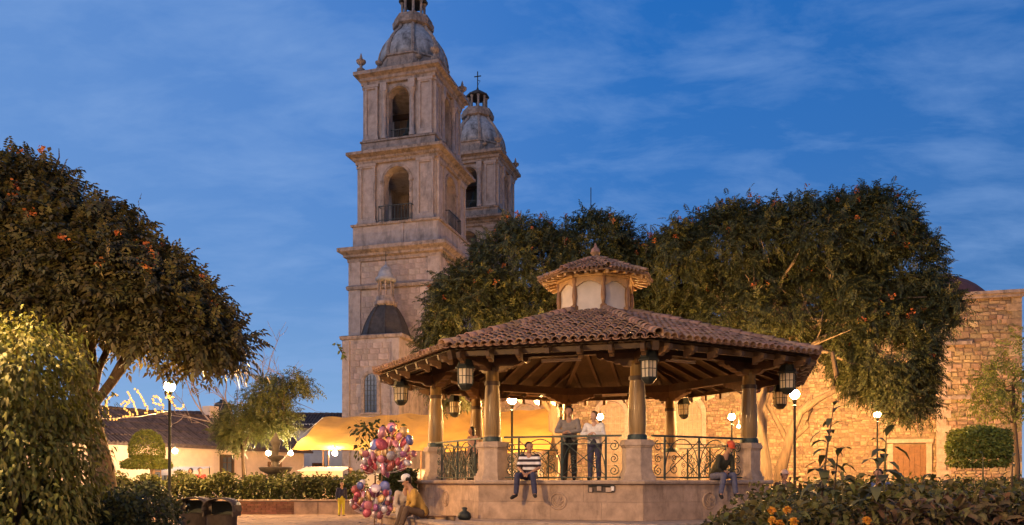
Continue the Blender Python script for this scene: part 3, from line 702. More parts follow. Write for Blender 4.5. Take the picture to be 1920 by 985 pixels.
def pent(r, s, e):   # plan of a pedestal bent round the octagon corner
    return [(r + .30 * s + e, 0), (r + .175 * s + e * .9, .31 * s + e), (r - .22 * s - e, .31 * s + e), (r - .22 * s - e, -.31 * s - e), (r + .175 * s + e * .9, -.31 * s - e)]
def rotz(mb, a):
    c, s = math.cos(rad(a)), math.sin(rad(a)); o = MB(); o.v = [(x * c - y * s, x * s + y * c, z) for x, y, z in mb.v]; o.f = list(mb.f); return o
RC = 4.67
col_prof = [(.215, 1.93), (.215, 2.0), (.185, 2.03), (.205, 2.12), (.215, 2.35), (.21, 2.7), (.19, 3.05), (.168, 3.33), (.172, 3.36), (.185, 3.38), (.185, 3.42), (.165, 3.44), (.158, 3.7), (.158, 3.78)]
def corbel_arm(m, a_dir, r0, z):
    pass
for k in range(8):
    a = 45 * k
    ped = MB()
    for z0, z1, e in ((PT, 1.10, .08), (1.10, 1.16, .045), (1.16, 1.22, .02), (1.22, 1.76, 0), (1.76, 1.80, .02), (1.80, 1.88, .05), (1.88, 1.935, .025)):
        ped.extrude(pent(RC, 1, e), z0, z1 - .0005)
    rotz(ped, a).build('pedestal', M['kiosk_trim'], kk, False)
    cl = rotz(MB().lathe(col_prof, 20, (RC, 0, 0)), a).build('column', M['varnish'], kk, True)
    rotz(MB().lathe([(.235, 1.92), (.24, 2.02), (.225, 2.06)], 20, (RC, 0, 0)), a).build('collar', M['iron_green'], cl)
    rotz(MB().lathe([(.19, 3.33), (.195, 3.37), (.19, 3.43)], 20, (RC, 0, 0)), a).build('collar', M['wood_dark'], cl)
    # carved bracket: arms along both beams and outwards
    br = MB(); c = K(RC, a, 0)
    for sg in (-1, 1):
        d = (K(RC, a + 45 * sg, 0) - c).normalized()
        br.slab([(0, 3.98), (.95, 3.98), (.95, 3.90), (.88, 3.86), (.80, 3.88), (.72, 3.82), (.60, 3.80), (.52, 3.74), (.40, 3.74), (.34, 3.68), (.12, 3.66), (0, 3.66)], c - d.cross(Vector((0, 0, 1))) * .11, d, (0, 0, 1), d.cross(Vector((0, 0, 1))), .22)
    d = K(1, a, 0)
    br.slab([(0, 3.97), (1.25, 4.0), (1.25, 3.90), (1.1, 3.86), (.8, 3.85), (.6, 3.80), (.4, 3.78), (.3, 3.70), (0, 3.67)], c - d.cross(Vector((0, 0, 1))) * .1, d, (0, 0, 1), d.cross(Vector((0, 0, 1))), .2)
    br.build('bracket', M['corbel_wood'], kk, False)
    # ring beams
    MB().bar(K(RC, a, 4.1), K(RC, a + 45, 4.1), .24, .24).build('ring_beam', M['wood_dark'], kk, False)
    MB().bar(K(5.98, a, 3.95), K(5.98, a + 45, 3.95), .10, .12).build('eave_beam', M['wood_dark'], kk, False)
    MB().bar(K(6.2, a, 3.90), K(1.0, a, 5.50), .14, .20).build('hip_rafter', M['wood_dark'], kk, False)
    am_ = a + 22.5; n_ = K(1, am_, 0); t_ = K(1, am_ + 90, 0)
    for s in np.linspace(-2.1, 2.1, 7):
        top_ap = max(abs(s) / math.tan(PI / 8), 1.05); pa, pb = 5.90, top_ap
        zz = lambda q: 4.02 + (5.92 - q) / (5.92 - 1.06) * 1.70 - .16
        if pa - pb > .3:
            MB().bar(n_ * pa + t_ * s + Vector((0, 0, zz(pa))), n_ * pb + t_ * s + Vector((0, 0, zz(pb))), .09, .12).build('rafter', M['wood_dark'], kk, False)
            c = n_ * 5.86 + t_ * s
            cb = MB().slab([(-.32, 0), (0, 0), (.02, -.05), (-.05, -.07), (-.08, -.12), (-.2, -.13), (-.25, -.18), (-.32, -.18)], Vector((c.x, c.y, 3.90)) - t_ * .05, n_, (0, 0, 1), t_, .1)
            if abs(s) > .3: cb.build('corbel', M['corbel_wood'], kk, False)
# ceiling boards and roof
RE, ZE, RT, ZT = 6.41, 4.06, 1.15, 5.74
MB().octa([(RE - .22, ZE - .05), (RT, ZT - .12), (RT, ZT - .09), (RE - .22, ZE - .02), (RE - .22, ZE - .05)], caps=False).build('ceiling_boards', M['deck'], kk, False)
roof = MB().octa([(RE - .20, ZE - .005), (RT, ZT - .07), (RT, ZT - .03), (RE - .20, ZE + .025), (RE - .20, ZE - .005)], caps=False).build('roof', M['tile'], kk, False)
def half_tube(r0, r1, ln, th=.014, n=7):
    m = MB(); 
    for rr in (0, th):
        for y, r in ((0, r0), (ln, r1)):
            for i in range(n):
                t = PI * i / (n - 1); m.v.append(((r - rr) * math.cos(t), y, (r - rr) * math.sin(t)))
    n2 = 2 * n
    for i in range(n - 1):
        m.f += [(i, i + 1, n + i + 1, n + i), (n2 + i + 1, n2 + i, n2 + n + i, n2 + n + i + 1), (i + 1, i, n2 + i, n2 + i + 1), (n + i, n + i + 1, n2 + n + i + 1, n2 + n + i)]
    return m
tile_me = []
for q in range(4):
    me = half_tube(.098 + .004 * q, .078 + .003 * q, .40).mesh('tile', True, True); me.materials.append(M['tile']); tile_me.append(me)
tile_mb = half_tube(.10, .08, .40)
tiles = []
def lay_tiles(re, ze, rt, zt, sp, course, sc, sag=0.0):
    out = []
    for k in range(8):
        am_ = 45 * k + 22.5; n_ = K(1, am_, 0); t_ = K(1, am_ + 90, 0); ae, at_ = re * C8, rt * C8
        slope = (n_ * (at_ - ae) + Vector((0, 0, zt - ze))); sl = slope.length; slope.normalize(); nn = t_.cross(slope); 
        if nn.z < 0: nn = -nn
        nc = int(2 * re * math.sin(PI / 8) / sp); x0 = -(nc - 1) * sp / 2
        for i in range(nc):
            s = x0 + i * sp
            u = -.06; j = 0
            while u < sl - course * .4:
                a_here = ae + (at_ - ae) * max(0, (u + course * .5) / sl)
                if abs(s) < a_here * math.tan(PI / 8) + .03:
                    h = random.uniform(-.006, .012)
                    p = n_ * ae + Vector((0, 0, ze)) + slope * u + t_ * (s + random.uniform(-.012, .012)) + nn * (.012 + h)
                    R = Matrix((t_, slope, nn)).transposed() @ Matrix.Rotation(random.uniform(-.035, .035), 3, 'Z') @ Matrix.Rotation(-.055, 3, 'X')
                    out.append((p, R, sc))
                u += course; j += 1
        # valley channels between the rows
        for i in range(nc + 1):
            s = x0 + (i - .5) * sp; l_ = min(sl, (re * math.sin(PI / 8) - abs(s)) / math.sin(PI / 8) * .5 if 0 else (ae - abs(s) / math.tan(PI / 8)) / (ae - at_) * sl)
            if l_ > .15:
                m = half_tube(sp * .46, sp * .46, min(l_, sl) + .05, .012, 5); p = n_ * ae + Vector((0, 0, ze)) + slope * -.04 + t_ * s + nn * .03
                R = Matrix((t_, slope, nn)).transposed()
                pan.raw([p + R @ Vector((x, y, -z * .6)) for x, y, z in m.v], m.f)
        # hip ridge tiles
        cdir = K(1, 45 * k, 0); A = cdir * re + Vector((0, 0, ze + .07)); B = cdir * rt + Vector((0, 0, zt + .07)); hl_ = (B - A).length; hd_ = (B - A).normalized(); sx = hd_.cross(Vector((0, 0, 1))).normalized(); up = sx.cross(hd_)
        for i in range(int(hl_ / course)):
            hip.append((A + hd_ * (i * course - .05) + up * random.uniform(-.005, .012), Matrix((sx, hd_, up)).transposed() @ Matrix.Rotation(-.05, 3, 'X'), sc * 1.12))
    return out
pan = MB(); hip = []
tl = lay_tiles(RE, ZE, RT, ZT, .207, .30, 1.0)
W2 = Matrix.Translation((KX, KY, 0)) @ Matrix.Rotation(KR, 4, 'Z')
tl.sort(key=lambda q: (W2 @ q[0] - cam.location).length + 1.2 * abs((W2 @ q[0]).x - .6) * .6)
def place(lst, nobj, parent, nm, restname):
    rest = MB()
    for i, (p, R, sc) in enumerate(lst):
        if i < nobj:
            o = add(nm, tile_me[random.randrange(4)], None, parent); o.matrix_local = Matrix.Translation(p) @ R.to_4x4() @ Matrix.Scale(sc, 4)
        else:
            q = random.uniform(.95, 1.06) * sc; rest.raw([p + R @ (Vector(v) * q) for v in tile_mb.v], tile_mb.f)
    if rest.v: r = rest.build(restname, M['tile'], parent, True); r['kind'] = 'stuff'
place(tl, 300, roof, 'tile', 'tile_field')
hip.sort(key=lambda q: (W2 @ q[0] - cam.location).length); place(hip, 60, roof, 'ridge_tile', 'ridge_tile_rest')
o = pan.build('pan_tiles', M['tile'], roof, True); o['kind'] = 'stuff'
# cupola
CZO = -.13
cu = MB().octa([(1.24, 5.66), (1.24, 5.84), (1.20, 5.88), (1.0, 5.9)]).build('cupola', M['wood_pale'], kk, False); cu.location.z = CZO
for k in range(8):
    a = 45 * k; am_ = a + 22.5; n_ = K(1, am_, 0); t_ = K(1, am_ + 90, 0); hwid = 1.08 * math.sin(PI / 8) - .09
    MB().box(tuple(n_ * (1.02 * C8) + Vector((0, 0, 6.33))), (.03, 2 * hwid + .14, .94), rad(am_)).build('panel', M['panel_white'], cu, False)
    pp = K(1.08, a, 0)
    MB().lathe([(.075, 5.86), (.085, 6.05), (.05, 6.09), (.06, 6.2), (.075, 6.32), (.06, 6.55), (.045, 6.66), (.07, 6.72), (.07, 6.84)], 10, (pp.x, pp.y, 0)).box((pp.x, pp.y, 5.95), (.16, .16, .2), rad(a)).build('post', M['wood_mid'], cu)
    va = MB(); pts = [(-hwid - .05, .30), (-hwid - .05, 0)]
    for i in range(13):
        x = -1 + i / 6; pts.append((x * hwid * .96, .015 + .12 * (1 - abs(x) ** 2) + (.012 if i % 2 else 0)))
    pts += [(hwid + .05, 0), (hwid + .05, .30)]
    o_ = n_ * (1.10 * C8) + Vector((0, 0, 6.60)); va.slab(pts, o_ - n_ * .04, t_, (0, 0, 1), n_, .05); va.build('valance', M['wood_pale'], cu, False)
    MB().bar(K(1.1, a, 6.90), K(1.1, a + 45, 6.90), .12, .10).build('beam', M['wood_pale'], cu, False)
    for s in (-.3, 0, .3): MB().bar(n_ * .98 + t_ * s + Vector((0, 0, 6.98)), n_ * 1.50 + t_ * s + Vector((0, 0, 6.88)), .06, .07).build('rafter', M['wood_pale'], cu, False)
    MB().bar(K(1.0, a, 6.98), K(1.56, a, 6.86), .07, .08).build('rafter', M['wood_pale'], cu, False)
cr_ = MB().octa([(1.64, 6.92), (.10, 7.56), (.10, 7.60), (1.64, 6.96), (1.64, 6.92)], caps=False).build('cupola_roof', M['tile'], kk, False); cr_.location.z = CZO - .03
hip = []; pan = MB(); tl2 = lay_tiles(1.66, 6.97, .12, 7.61, .13, .20, .64)
place(tl2, 0, cr_, 'tile', 'tile_field'); place(hip, 0, cr_, 'ridge_tile', 'ridge_tiles'); o = pan.build('pan_tiles', M['tile'], cr_, True); o['kind'] = 'stuff'
MB().lathe([(.16, 7.56), (.18, 7.62), (.09, 7.68), (.15, 7.80), (.12, 7.9), (.05, 7.96), (.02, 8.08)], 12).build('finial', M['tile'], kk).location.z = CZO
# iron railings between the pedestals
def spiral(c, r, turns, ux, sg=1, a0=0, n=18):
    return [c + ux * (r * (1 - .8 * i / n) * math.cos(a0 + sg * turns * 2 * PI * i / n)) + Vector((0, 0, r * (1 - .8 * i / n) * math.sin(a0 + sg * turns * 2 * PI * i / n))) for i in range(n + 1)]
for k in range(8):
    if k == 3: continue
    a = 45 * k; A = K(RC, a, 0); B = K(RC, a + 45, 0); d = (B - A).normalized(); A = A + d * .34; B = B - d * .34; ln = (B - A).length; out = K(1, a + 22.5, 0)
    A += out * .12; B += out * .12; rl = empty('railing', (0, 0, 0)); rl.parent = kk
    P_ = lambda s, z: A + d * s + Vector((0, 0, z)); I = M['iron_green']
    MB().bar(P_(0, 2.04), P_(ln, 2.04), .06, .045).build('top_rail', I, rl)
    MB().bar(P_(.1, 1.86), P_(ln - .1, 1.86), .025, .02).build('upper_rail', I, rl) if k in (0, 7, 6) else None
    MB().bar(P_(0, 1.06), P_(ln, 1.06), .03, .03).build('bottom_rail', I, rl)
    for s in (.38, ln * .5, ln - .38): MB().bar(P_(s, 1.0), P_(s, 2.03), .045, .045).build('post', I, rl)
    for s0, s1 in ((.38, ln * .5), (ln * .5, ln - .38)):
        w_ = s1 - s0; mid = (s0 + s1) / 2
        MB().tube([P_(mid + w_ * .49 * math.cos(t), 1.18 + .80 * math.sin(t)) for t in np.linspace(0, PI, 17)], .014, 5).build('arch_bar', I, rl)
        MB().tube([P_(s0, 1.1), P_(s1, 1.95)], .012, 5).tube([P_(s1, 1.1), P_(s0, 1.95)], .012, 5).sphere(P_(s0 + .02, 1.93), .03, 6, 5).sphere(P_(s1 - .02, 1.93), .03, 6, 5).build('cross_bar', I, rl)
        for sg, x in ((1, mid - w_ * .22), (-1, mid + w_ * .22)):
            MB().tube(spiral(P_(x, 1.26), .14, 1.4, d, sg, PI / 2), .012, 5).build('scroll', I, rl)
            MB().tube(spiral(P_(x, 1.52), .09, 1.4, d, -sg, -PI / 2), .011, 5).build('scroll', I, rl)
        if k in (1, 2, 4, 5, 6):
            for i in range(9):
                x0_ = s0 + w_ * (i + .5) / 9; MB().tube([P_(x0_, 1.06), P_(x0_ + random.uniform(-.12, .12), 1.4), P_(x0_ + random.uniform(-.2, .2), 1.72)], [.012, .012, .004], 5).build('leaf_bar', I, rl)
    for s, sg in ((.19, 1), (ln - .19, -1)):
        for z, r in ((1.80, .13), (1.50, .11), (1.22, .13)):
            MB().tube(spiral(P_(s, z), r, 1.5, d, sg, PI / 2), .012, 5).build('scroll', I, rl)
# unlit fluorescent tubes under the ring beams
for i, (a0, f0, f1) in enumerate(((-45, .33, .62), (0, .25, .55), (-90, .35, .6), (135, .4, .65))):
    A = K(4.45, a0, 3.9); B = K(4.45, a0 + 45, 3.9); u, v = W2 @ A.lerp(B, f0), W2 @ A.lerp(B, f1)
    t = empty('fluorescent_lamp', u, 0, ['white fluorescent tube under front beam of kiosk', 'white fluorescent tube under right front beam of kiosk', 'white fluorescent tube under left beam of kiosk', 'white fluorescent tube under rear beam of kiosk'][i], 'tube lamp', 'tubes under the kiosk beams')
    MB().tube([Vector((0, 0, 0)), v - u], .018, 8).build('tube', M['tube_white'], t); MB().bar(Vector((0, 0, .045)), v - u + Vector((0, 0, .045)), .06, .03).build('batten', M['tube_white'], t)

# ================================================================== hanging lanterns
def make_lantern():
    t = empty('hanging_lantern', (0, 0, 0)); I = M['iron']; R_ = .19
    MB().lathe([(.25, .20), (.26, .23), (.22, .26), (.17, .40), (.08, .46), (.06, .50), (.085, .52), (.03, .58)], 6).build('cap', I, t, False)
    MB().lathe([(.03, -.32), (.10, -.30), (.17, -.22), (.185, -.19), (.185, -.17), (.12, -.168)], 6).build('base', I, t, False)
    MB().tube([(0, 0, .56), (0, 0, .80)], .012, 5).build('chain', I, t)
    fr = MB()
    for k in range(6):
        a = PI / 3 * k; p0 = Vector((R_ * math.cos(a), R_ * math.sin(a), 0)); p1 = Vector((R_ * math.cos(a + PI / 3), R_ * math.sin(a + PI / 3), 0))
        b0 = p0 * .97
        fr.tube([b0 + Vector((0, 0, -.18)), p0 * 1.06 + Vector((0, 0, .21))], .012, 5)
        fr.bar((b0 + p1 * .97) / 2 + Vector((0, 0, -.18)), (p0 + p1) / 2 * 1.06 + Vector((0, 0, .21)), .012, .012)
        for z in (-.17, .02, .2): fr.bar(p0 * 1.01 + Vector((0, 0, z)), p1 * 1.01 + Vector((0, 0, z)), .014, .014)
        q0, q1 = p0 * .92, p1 * .92
        MB().raw([q0 + Vector((0, 0, -.17)), q1 + Vector((0, 0, -.17)), q1 * 1.04 + Vector((0, 0, .2)), q0 * 1.04 + Vector((0, 0, .2))], [(0, 1, 2, 3)]).build('pane', M['pane'], t, False)
    fr.build('cage', I, t, False)
    return t
lan0 = make_lantern()
llab = {0: 'iron lantern hanging outside the front column of the kiosk', 7: 'iron lantern hanging above the column left of kiosk front column', 6: 'iron lantern at the far left eave corner of the kiosk', 1: 'iron lantern at right eave of kiosk, partly behind the lamp glare',
        2: 'dark iron lantern beside bright lamp post at right of kiosk', 3: 'iron lantern hanging at rear of kiosk beside right rear column', 4: 'iron lantern seen at kiosk centre behind the grey shirted man', 5: 'dark iron lantern between left columns at rear of kiosk'}
for k in range(8):
    o = lan0 if k == 0 else copy_tree(lan0)
    p = KW(5.66, 45 * k, 3.44); o.location = p; o.rotation_euler = (0, 0, rad(20 + 37 * k)); tag(o, llab[k], 'lantern', 'lanterns hanging round the kiosk')

# ================================================================== lamp posts
def make_lamp(h=4.0, gm='lamp_glow'):
    t = empty('lamp_post', (0, 0, 0)); I = M['iron']
    MB().lathe([(.17, 0), (.17, .12), (.12, .2), (.11, .55), (.07, .65), (.055, .8)], 12).build('base', I, t)
    MB().lathe([(.05, .78), (.042, h - .45), (.07, h - .40), (.04, h - .34), (.09, h - .2), (.10, h - .16)], 12).build('post', I, t)
    MB().sphere((0, 0, 0), .16, 16, 10).build('globe', M[gm], t, True, (0, 0, h))
    MB().lathe([(.12, .14), (.05, .19), (.03, .26), (.005, .34)], 10).build('cap', I, t, 'auto', (0, 0, h))
    return t
lp0 = None
for i, (x, y, d, lab) in enumerate(((318, 725, 25.0, 'lit lamp post beneath the large tree by the light sign'), (960, 750, 29.2, 'lit lamp post behind kiosk beside left front column'),
        (1490, 740, 27.6, 'brightest lit lamp post right of the kiosk roof'), (1372, 782, 39.5, 'lit lamp seen past right kiosk column'), (1645, 777, 41.0, 'small lit lamp post in front of the church door'),
        (1125, 782, 41.0, 'small lit lamp seen beside the woman in white'))):
    p = at(x, y, d); h = p.z - GZ
    o = make_lamp(h); o.location = (p.x, p.y, GZ); tag(o, lab, 'lamp post', 'street lamps of the plaza')
# lamps of the same kind standing round the near side of the plaza, behind the photographer
for x, y, lab in ((-7.6, 8.6, 'lit lamp post at the near end of the plaza by the clipped fig'), (6.5, 3.5, 'lit lamp post at the near end of the plaza by flower bed'), (-1.0, -7.0, 'lit lamp post on the plaza behind the viewpoint')):
    o = make_lamp(5.0, 'lamp_mid' if x < -5 else 'lamp_dim'); o.location = (x, y, GZ); tag(o, lab, 'lamp post', 'street lamps of the plaza')

# ================================================================== trees
def tulip_tree(name, label, base, trunk, r0, r1, lobes, nclump, per, L0, lw, leafm, nlimb, nflower, npod, group, zlow=-.5, bark=M['bark'], shell=(.7, 1.02), spread=.35, flower=.105):
    root = empty(name, base, 0, label, 'tree', group)
    lobes = [(x - base[0], y - base[1], z, a, b, c) for x, y, z, a, b, c in lobes]
    tr = [(x - base[0], y - base[1], z - base[2]) for x, y, z in trunk]
    P, Nn = lobe_points(lobes, nclump, shell, zlow); P[:, 2] -= base[2]
    idx = RNG.choice(len(P), nlimb, replace=False)
    limbs(root, tr, r0, r1, [P[i] * .9 + np.array(tr[-1]) * .1 for i in idx], bark)
    p, n = clump(P, Nn, per, spread)
    B, D, U, LL, WW = compound(p, n, L0, 5, lw)
    add('crown', leaves_mesh('crown', B, D, U, LL, WW, .25, .12, False), leafm, root)
    up = np.where(Nn[:, 2] > -.1)[0]
    if nflower:
        tp_ = np.where(Nn[:, 2] > .25)[0]; q = np.concatenate([RNG.choice(tp_, nflower * 3 // 4), RNG.choice(up, nflower - nflower * 3 // 4)]); fb = P[q] + Nn[q] * (spread * 1.4) + np.array([[0, 0, .22]]); k = 12
        fbb = np.repeat(fb, k, 0) + RNG.normal(size=(nflower * k, 3)) * .05; fd = nrm(RNG.normal(size=(nflower * k, 3)) + np.array([[0, 0, .8]]))
        add('blossoms', leaves_mesh('blossoms', fbb, fd, nrm(RNG.normal(size=fd.shape)), flower, flower * .7, .2, .2), M['flower_orange'], root)['kind'] = 'stuff'
    if npod:
        q = RNG.choice(up, npod); fb = P[q] + Nn[q] * spread * .8; k = 3
        fbb = np.repeat(fb, k, 0) + RNG.normal(size=(npod * k, 3)) * .06; fd = nrm(RNG.normal(size=(npod * k, 3)) * .35 + np.array([[0, 0, 1.0]]))
        add('seed_pods', leaves_mesh('seed_pods', fbb, fd, nrm(RNG.normal(size=fd.shape)), .42, .05, 0, .3), M['pod'], root)['kind'] = 'stuff'
    return root
# big tree on the left
b0 = at(188, 900, 20.5)
tulip_tree('tulip_tree', 'huge dark spreading tree with orange blossoms filling the upper left', (b0.x, b0.y, GZ),
    [(b0.x + .0, b0.y, GZ), (b0.x + .12, b0.y, .6), (b0.x + .05, b0.y, 1.3), (b0.x - .12, b0.y, 2.1), (b0.x - .30, b0.y, 2.8), (b0.x - .5, b0.y, 3.5), (b0.x - .6, b0.y + .1, 4.4), (b0.x - .65, b0.y + .1, 5.4)], .27, .20,
    [(-13.2, 20.8, 6.2, 2.9, 3.3, 3.0), (-11.3, 20.6, 5.9, 2.0, 2.8, 2.2), (-10.0, 20.3, 5.3, 1.9, 2.7, 1.6), (-9.0, 20.0, 4.8, 1.5, 2.2, 1.15), (-8.25, 19.9, 4.3, 1.2, 1.8, .72), (-15.5, 20.5, 5.6, 3, 3, 2.6), (-11.6, 19.4, 5.1, 2.6, 1.7, 1.2)],
    880, 22, .46, .175, M['leaf_tulip'], 34, 95, 130, 'flowering trees round the plaza', zlow=-.28, spread=.24)
# two joined trees behind the kiosk
D1 = 34.0; s1 = D1 / F
def L_(x, y, dd, rx, ry, rz):   # pixel centre at distance, radii in metres
    p = at(x, y, dd); return (p.x, p.y, p.z, rx, ry, rz)
b1 = at(1040, 900, 34.5)
tulip_tree('tulip_tree', 'dark dense tree between the bell tower and kiosk cupola', (b1.x, b1.y, GZ), [(b1.x, b1.y, GZ), (b1.x - .1, b1.y, 1.2), (b1.x + .1, b1.y, 2.4), (b1.x, b1.y, 3.8), (b1.x + .2, b1.y, 5.5), (b1.x + .2, b1.y, 7)], .38, .22,
    [L_(985, 520, 34, 2.5, 2.7, 2.3), L_(1110, 470, 35, 1.75, 2.3, 1.35), L_(900, 600, 33.5, 2.2, 2.3, 2.5), L_(1040, 610, 34, 3.0, 2.6, 2.5), L_(858, 670, 33.5, 1.6, 1.8, 2.0), L_(1150, 560, 35, 2.2, 2.4, 2.2)],
    1000, 24, .40, .135, M['leaf_tulip_far'], 26, 80, 110, 'flowering trees round the plaza', zlow=-.9, spread=.20, shell=(.78, 1.0), bark=M['bark_pale'])
b2 = at(1425, 900, 33)
tulip_tree('tulip_tree', 'broad domed tree with hanging right side in front of church wall', (b2.x, b2.y, GZ), [(b2.x, b2.y, GZ), (b2.x + .1, b2.y, 1.4), (b2.x - .05, b2.y, 2.8), (b2.x + .05, b2.y, 4.2), (b2.x - .2, b2.y, 6), (b2.x - .1, b2.y, 8)], .36, .22,
    [L_(1610, 452, 34, 2.2, 3.0, 1.9), L_(1500, 462, 34, 2.6, 3.0, 1.95), L_(1375, 482, 34, 2.5, 3.0, 1.9), L_(1265, 508, 34, 1.9, 2.5, 1.65), L_(1665, 520, 34, 1.85, 2.6, 2.3), L_(1550, 565, 34, 2.6, 2.6, 1.7), L_(1728, 588, 33, 1.4, 1.8, 1.05), L_(1655, 660, 32.5, 2.0, 1.8, 2.1), L_(1690, 728, 32, 1.2, 1.2, 1.35), L_(1400, 600, 34, 3.4, 2.8, 1.5), L_(1590, 620, 33, 1.5, 1.8, 1.7), L_(1250, 620, 35, 2.0, 2.0, 1.6)],
    1600, 24, .40, .135, M['leaf_tulip_far'], 40, 170, 230, 'flowering trees round the plaza', zlow=-.9, spread=.20, shell=(.78, 1.0), bark=M['bark_pale'])
# leaning bare trunk beside the bright lamp
b3 = at(1465, 900, 30.5)
lt = empty('leaning_tree', (b3.x, b3.y, GZ), 0, 'pale leaning forked trunk beside the bright lamp post', 'tree')
def rel(pts, b): return [Vector(p) - Vector((b.x, b.y, GZ)) for p in pts]
tk = MB().tube(rel([at(1452, 955, 30.5), at(1459, 915, 30.5), at(1464, 880, 30.5), at(1476, 840, 30.4), at(1485, 805, 30.4), at(1502, 772, 30.3), at(1520, 752, 30.2)], b3), [.30, .21, .235, .17, .19, .13, .12], 9).build('trunk', M['bark'], lt, True)
MB().tube(rel([at(1478, 830, 30.4), at(1512, 800, 30.4), at(1520, 770, 30.4), at(1522, 740, 30.4)], b3), [.13, .12, .09, .06], 8).build('branch', M['bark'], tk, True)
MB().tube(rel([at(1500, 775, 30.3), at(1535, 748, 30.2), at(1562, 735, 30.2), at(1568, 700, 30.2), at(1560, 660, 30.2)], b3), [.14, .13, .12, .10, .07], 8).build('branch', M['bark'], tk, True)
MB().tube(rel([at(1470, 640, 32.4), at(1490, 617, 32.4), at(1515, 610, 32.4), at(1560, 640, 32.4)], b3), [.06, .05, .04, .015], 6).tube(rel([at(1478, 830, 30.4), at(1440, 760, 31.3), at(1462, 690, 32.0), at(1470, 640, 32.4)], b3), [.12, .10, .08, .06], 8).build('branch', M['bark'], tk, True)
# bare tree and small leafy trees on the left
def twig_tree(root, p, d, ln, r, depth, mb):
    n = 4; pts = [Vector(p)]; dd = Vector(d)
    for i in range(n):
        dd = (dd + Vector(RNG.normal(size=3)) * .16 + Vector((0, 0, .04))).normalized(); pts.append(pts[-1] + dd * ln / n)
    mb.tube(pts, [r * (1 - .4 * i / n) for i in range(n + 1)], 5)
    if depth:
        for k in range(3 if depth > 1 else 4):
            q = pts[random.randint(2, n)]; nd = (dd + Vector(RNG.normal(size=3)) * .55).normalized(); twig_tree(root, q, nd, ln * random.uniform(.55, .8), r * .55, depth - 1, mb)
p = at(455, 900, 46); bt = empty('bare_tree', (p.x, p.y, GZ), 0, 'leafless pale tree with fine twigs above the low roof', 'tree')
m = MB().tube([(0, 0, 0), (.1, 0, 1.5), (0, 0, 3.0)], [.16, .13, .11], 8); m.build('trunk', M['bark_twig'], bt, True)
for a in ((-.75, 0, .8), (-.3, .2, 1), (.25, 0, 1), (.65, -.1, .7), (-.95, .2, .45)):
    m = MB(); twig_tree(bt, (0, 0, 3.0), Vector(a).normalized(), 3.1, .075, 3, m); m.build('branch', M['bark_twig'], bt, True)
def small_tree(name, label, px, d, lobes, trunk_r, ncl, per, ln, leafm, spread=.2, comp=True, group=None):
    p = at(px, 900, d); root = empty(name, (p.x, p.y, GZ), 0, label, 'tree', group)
    lb = [(x - p.x, y - p.y, z - GZ, a, b, c) for x, y, z, a, b, c in lobes]; P, Nn = lobe_points(lb, ncl, (.5, 1.02), -.8)
    top = np.mean([q[:3] for q in lb], 0)
    pts = [Vector((0, 0, 0)), Vector((.06, 0, top[2] * .35)), Vector((top[0] * .4, 0, top[2] * .7)), Vector((top[0] * .7, top[1] * .7, top[2] * .95))]
    limbs(root, pts, trunk_r, trunk_r * .6, [P[i] for i in RNG.choice(ncl, 9, replace=False)], M['bark'], 1)
    pp, nn = clump(P, Nn, per, spread)
    if comp: B, D, U, LL, WW = compound(pp, nn, ln, 4, ln * .36); me = leaves_mesh('crown', B, D, U, LL, WW, .2, .1, False)
    else: me = leaves_mesh('crown', pp, nrm(nn + RNG.normal(size=nn.shape) * .6), nrm(nn + RNG.normal(size=nn.shape) * .5), ln * RNG.uniform(.7, 1.2, len(pp)), ln * .45, .3)
    add('crown', me, leafm, root); return root
small_tree('leafy_tree', 'small feathery tree with layered crown beside the fountain', 510, 34, [L_(505, 735, 34, 1.0, 1, .55), L_(560, 722, 34, .75, .7, .32), L_(495, 775, 34, 1.05, 1, .75), L_(530, 790, 33.5, .6, .6, .7)], .12, 170, 10, .34, M['leaf_hedge'], .18)
small_tree('leafy_tree', 'small rounded green tree left of the fountain', 455, 33, [L_(450, 790, 33, .95, .9, .75), L_(435, 815, 33, .6, .6, .6), L_(480, 805, 33, .6, .6, .5)], .09, 140, 10, .3, M['leaf_hedge'], .16)
small_tree('leafy_tree', 'thin dark leafed young tree behind the balloons', 700, 24, [L_(690, 805, 24, .33, .3, .26), L_(720, 830, 24, .4, .3, .3), L_(680, 840, 24, .2, .2, .35), L_(745, 800, 24, .2, .2, .15)], .03, 34, 8, .17, M['leaf_dark'], .09, False)
small_tree('leafy_tree', 'sparse lacy tree by the right end of church wall', 1905, 30, [L_(1880, 720, 30, 1.2, .9, .6), L_(1915, 660, 30, .8, .8, .9), L_(1860, 760, 30, .7, .6, .45), L_(1935, 750, 30, 1, 1, 1)], .09, 90, 7, .36, M['leaf_topiary'], .3)
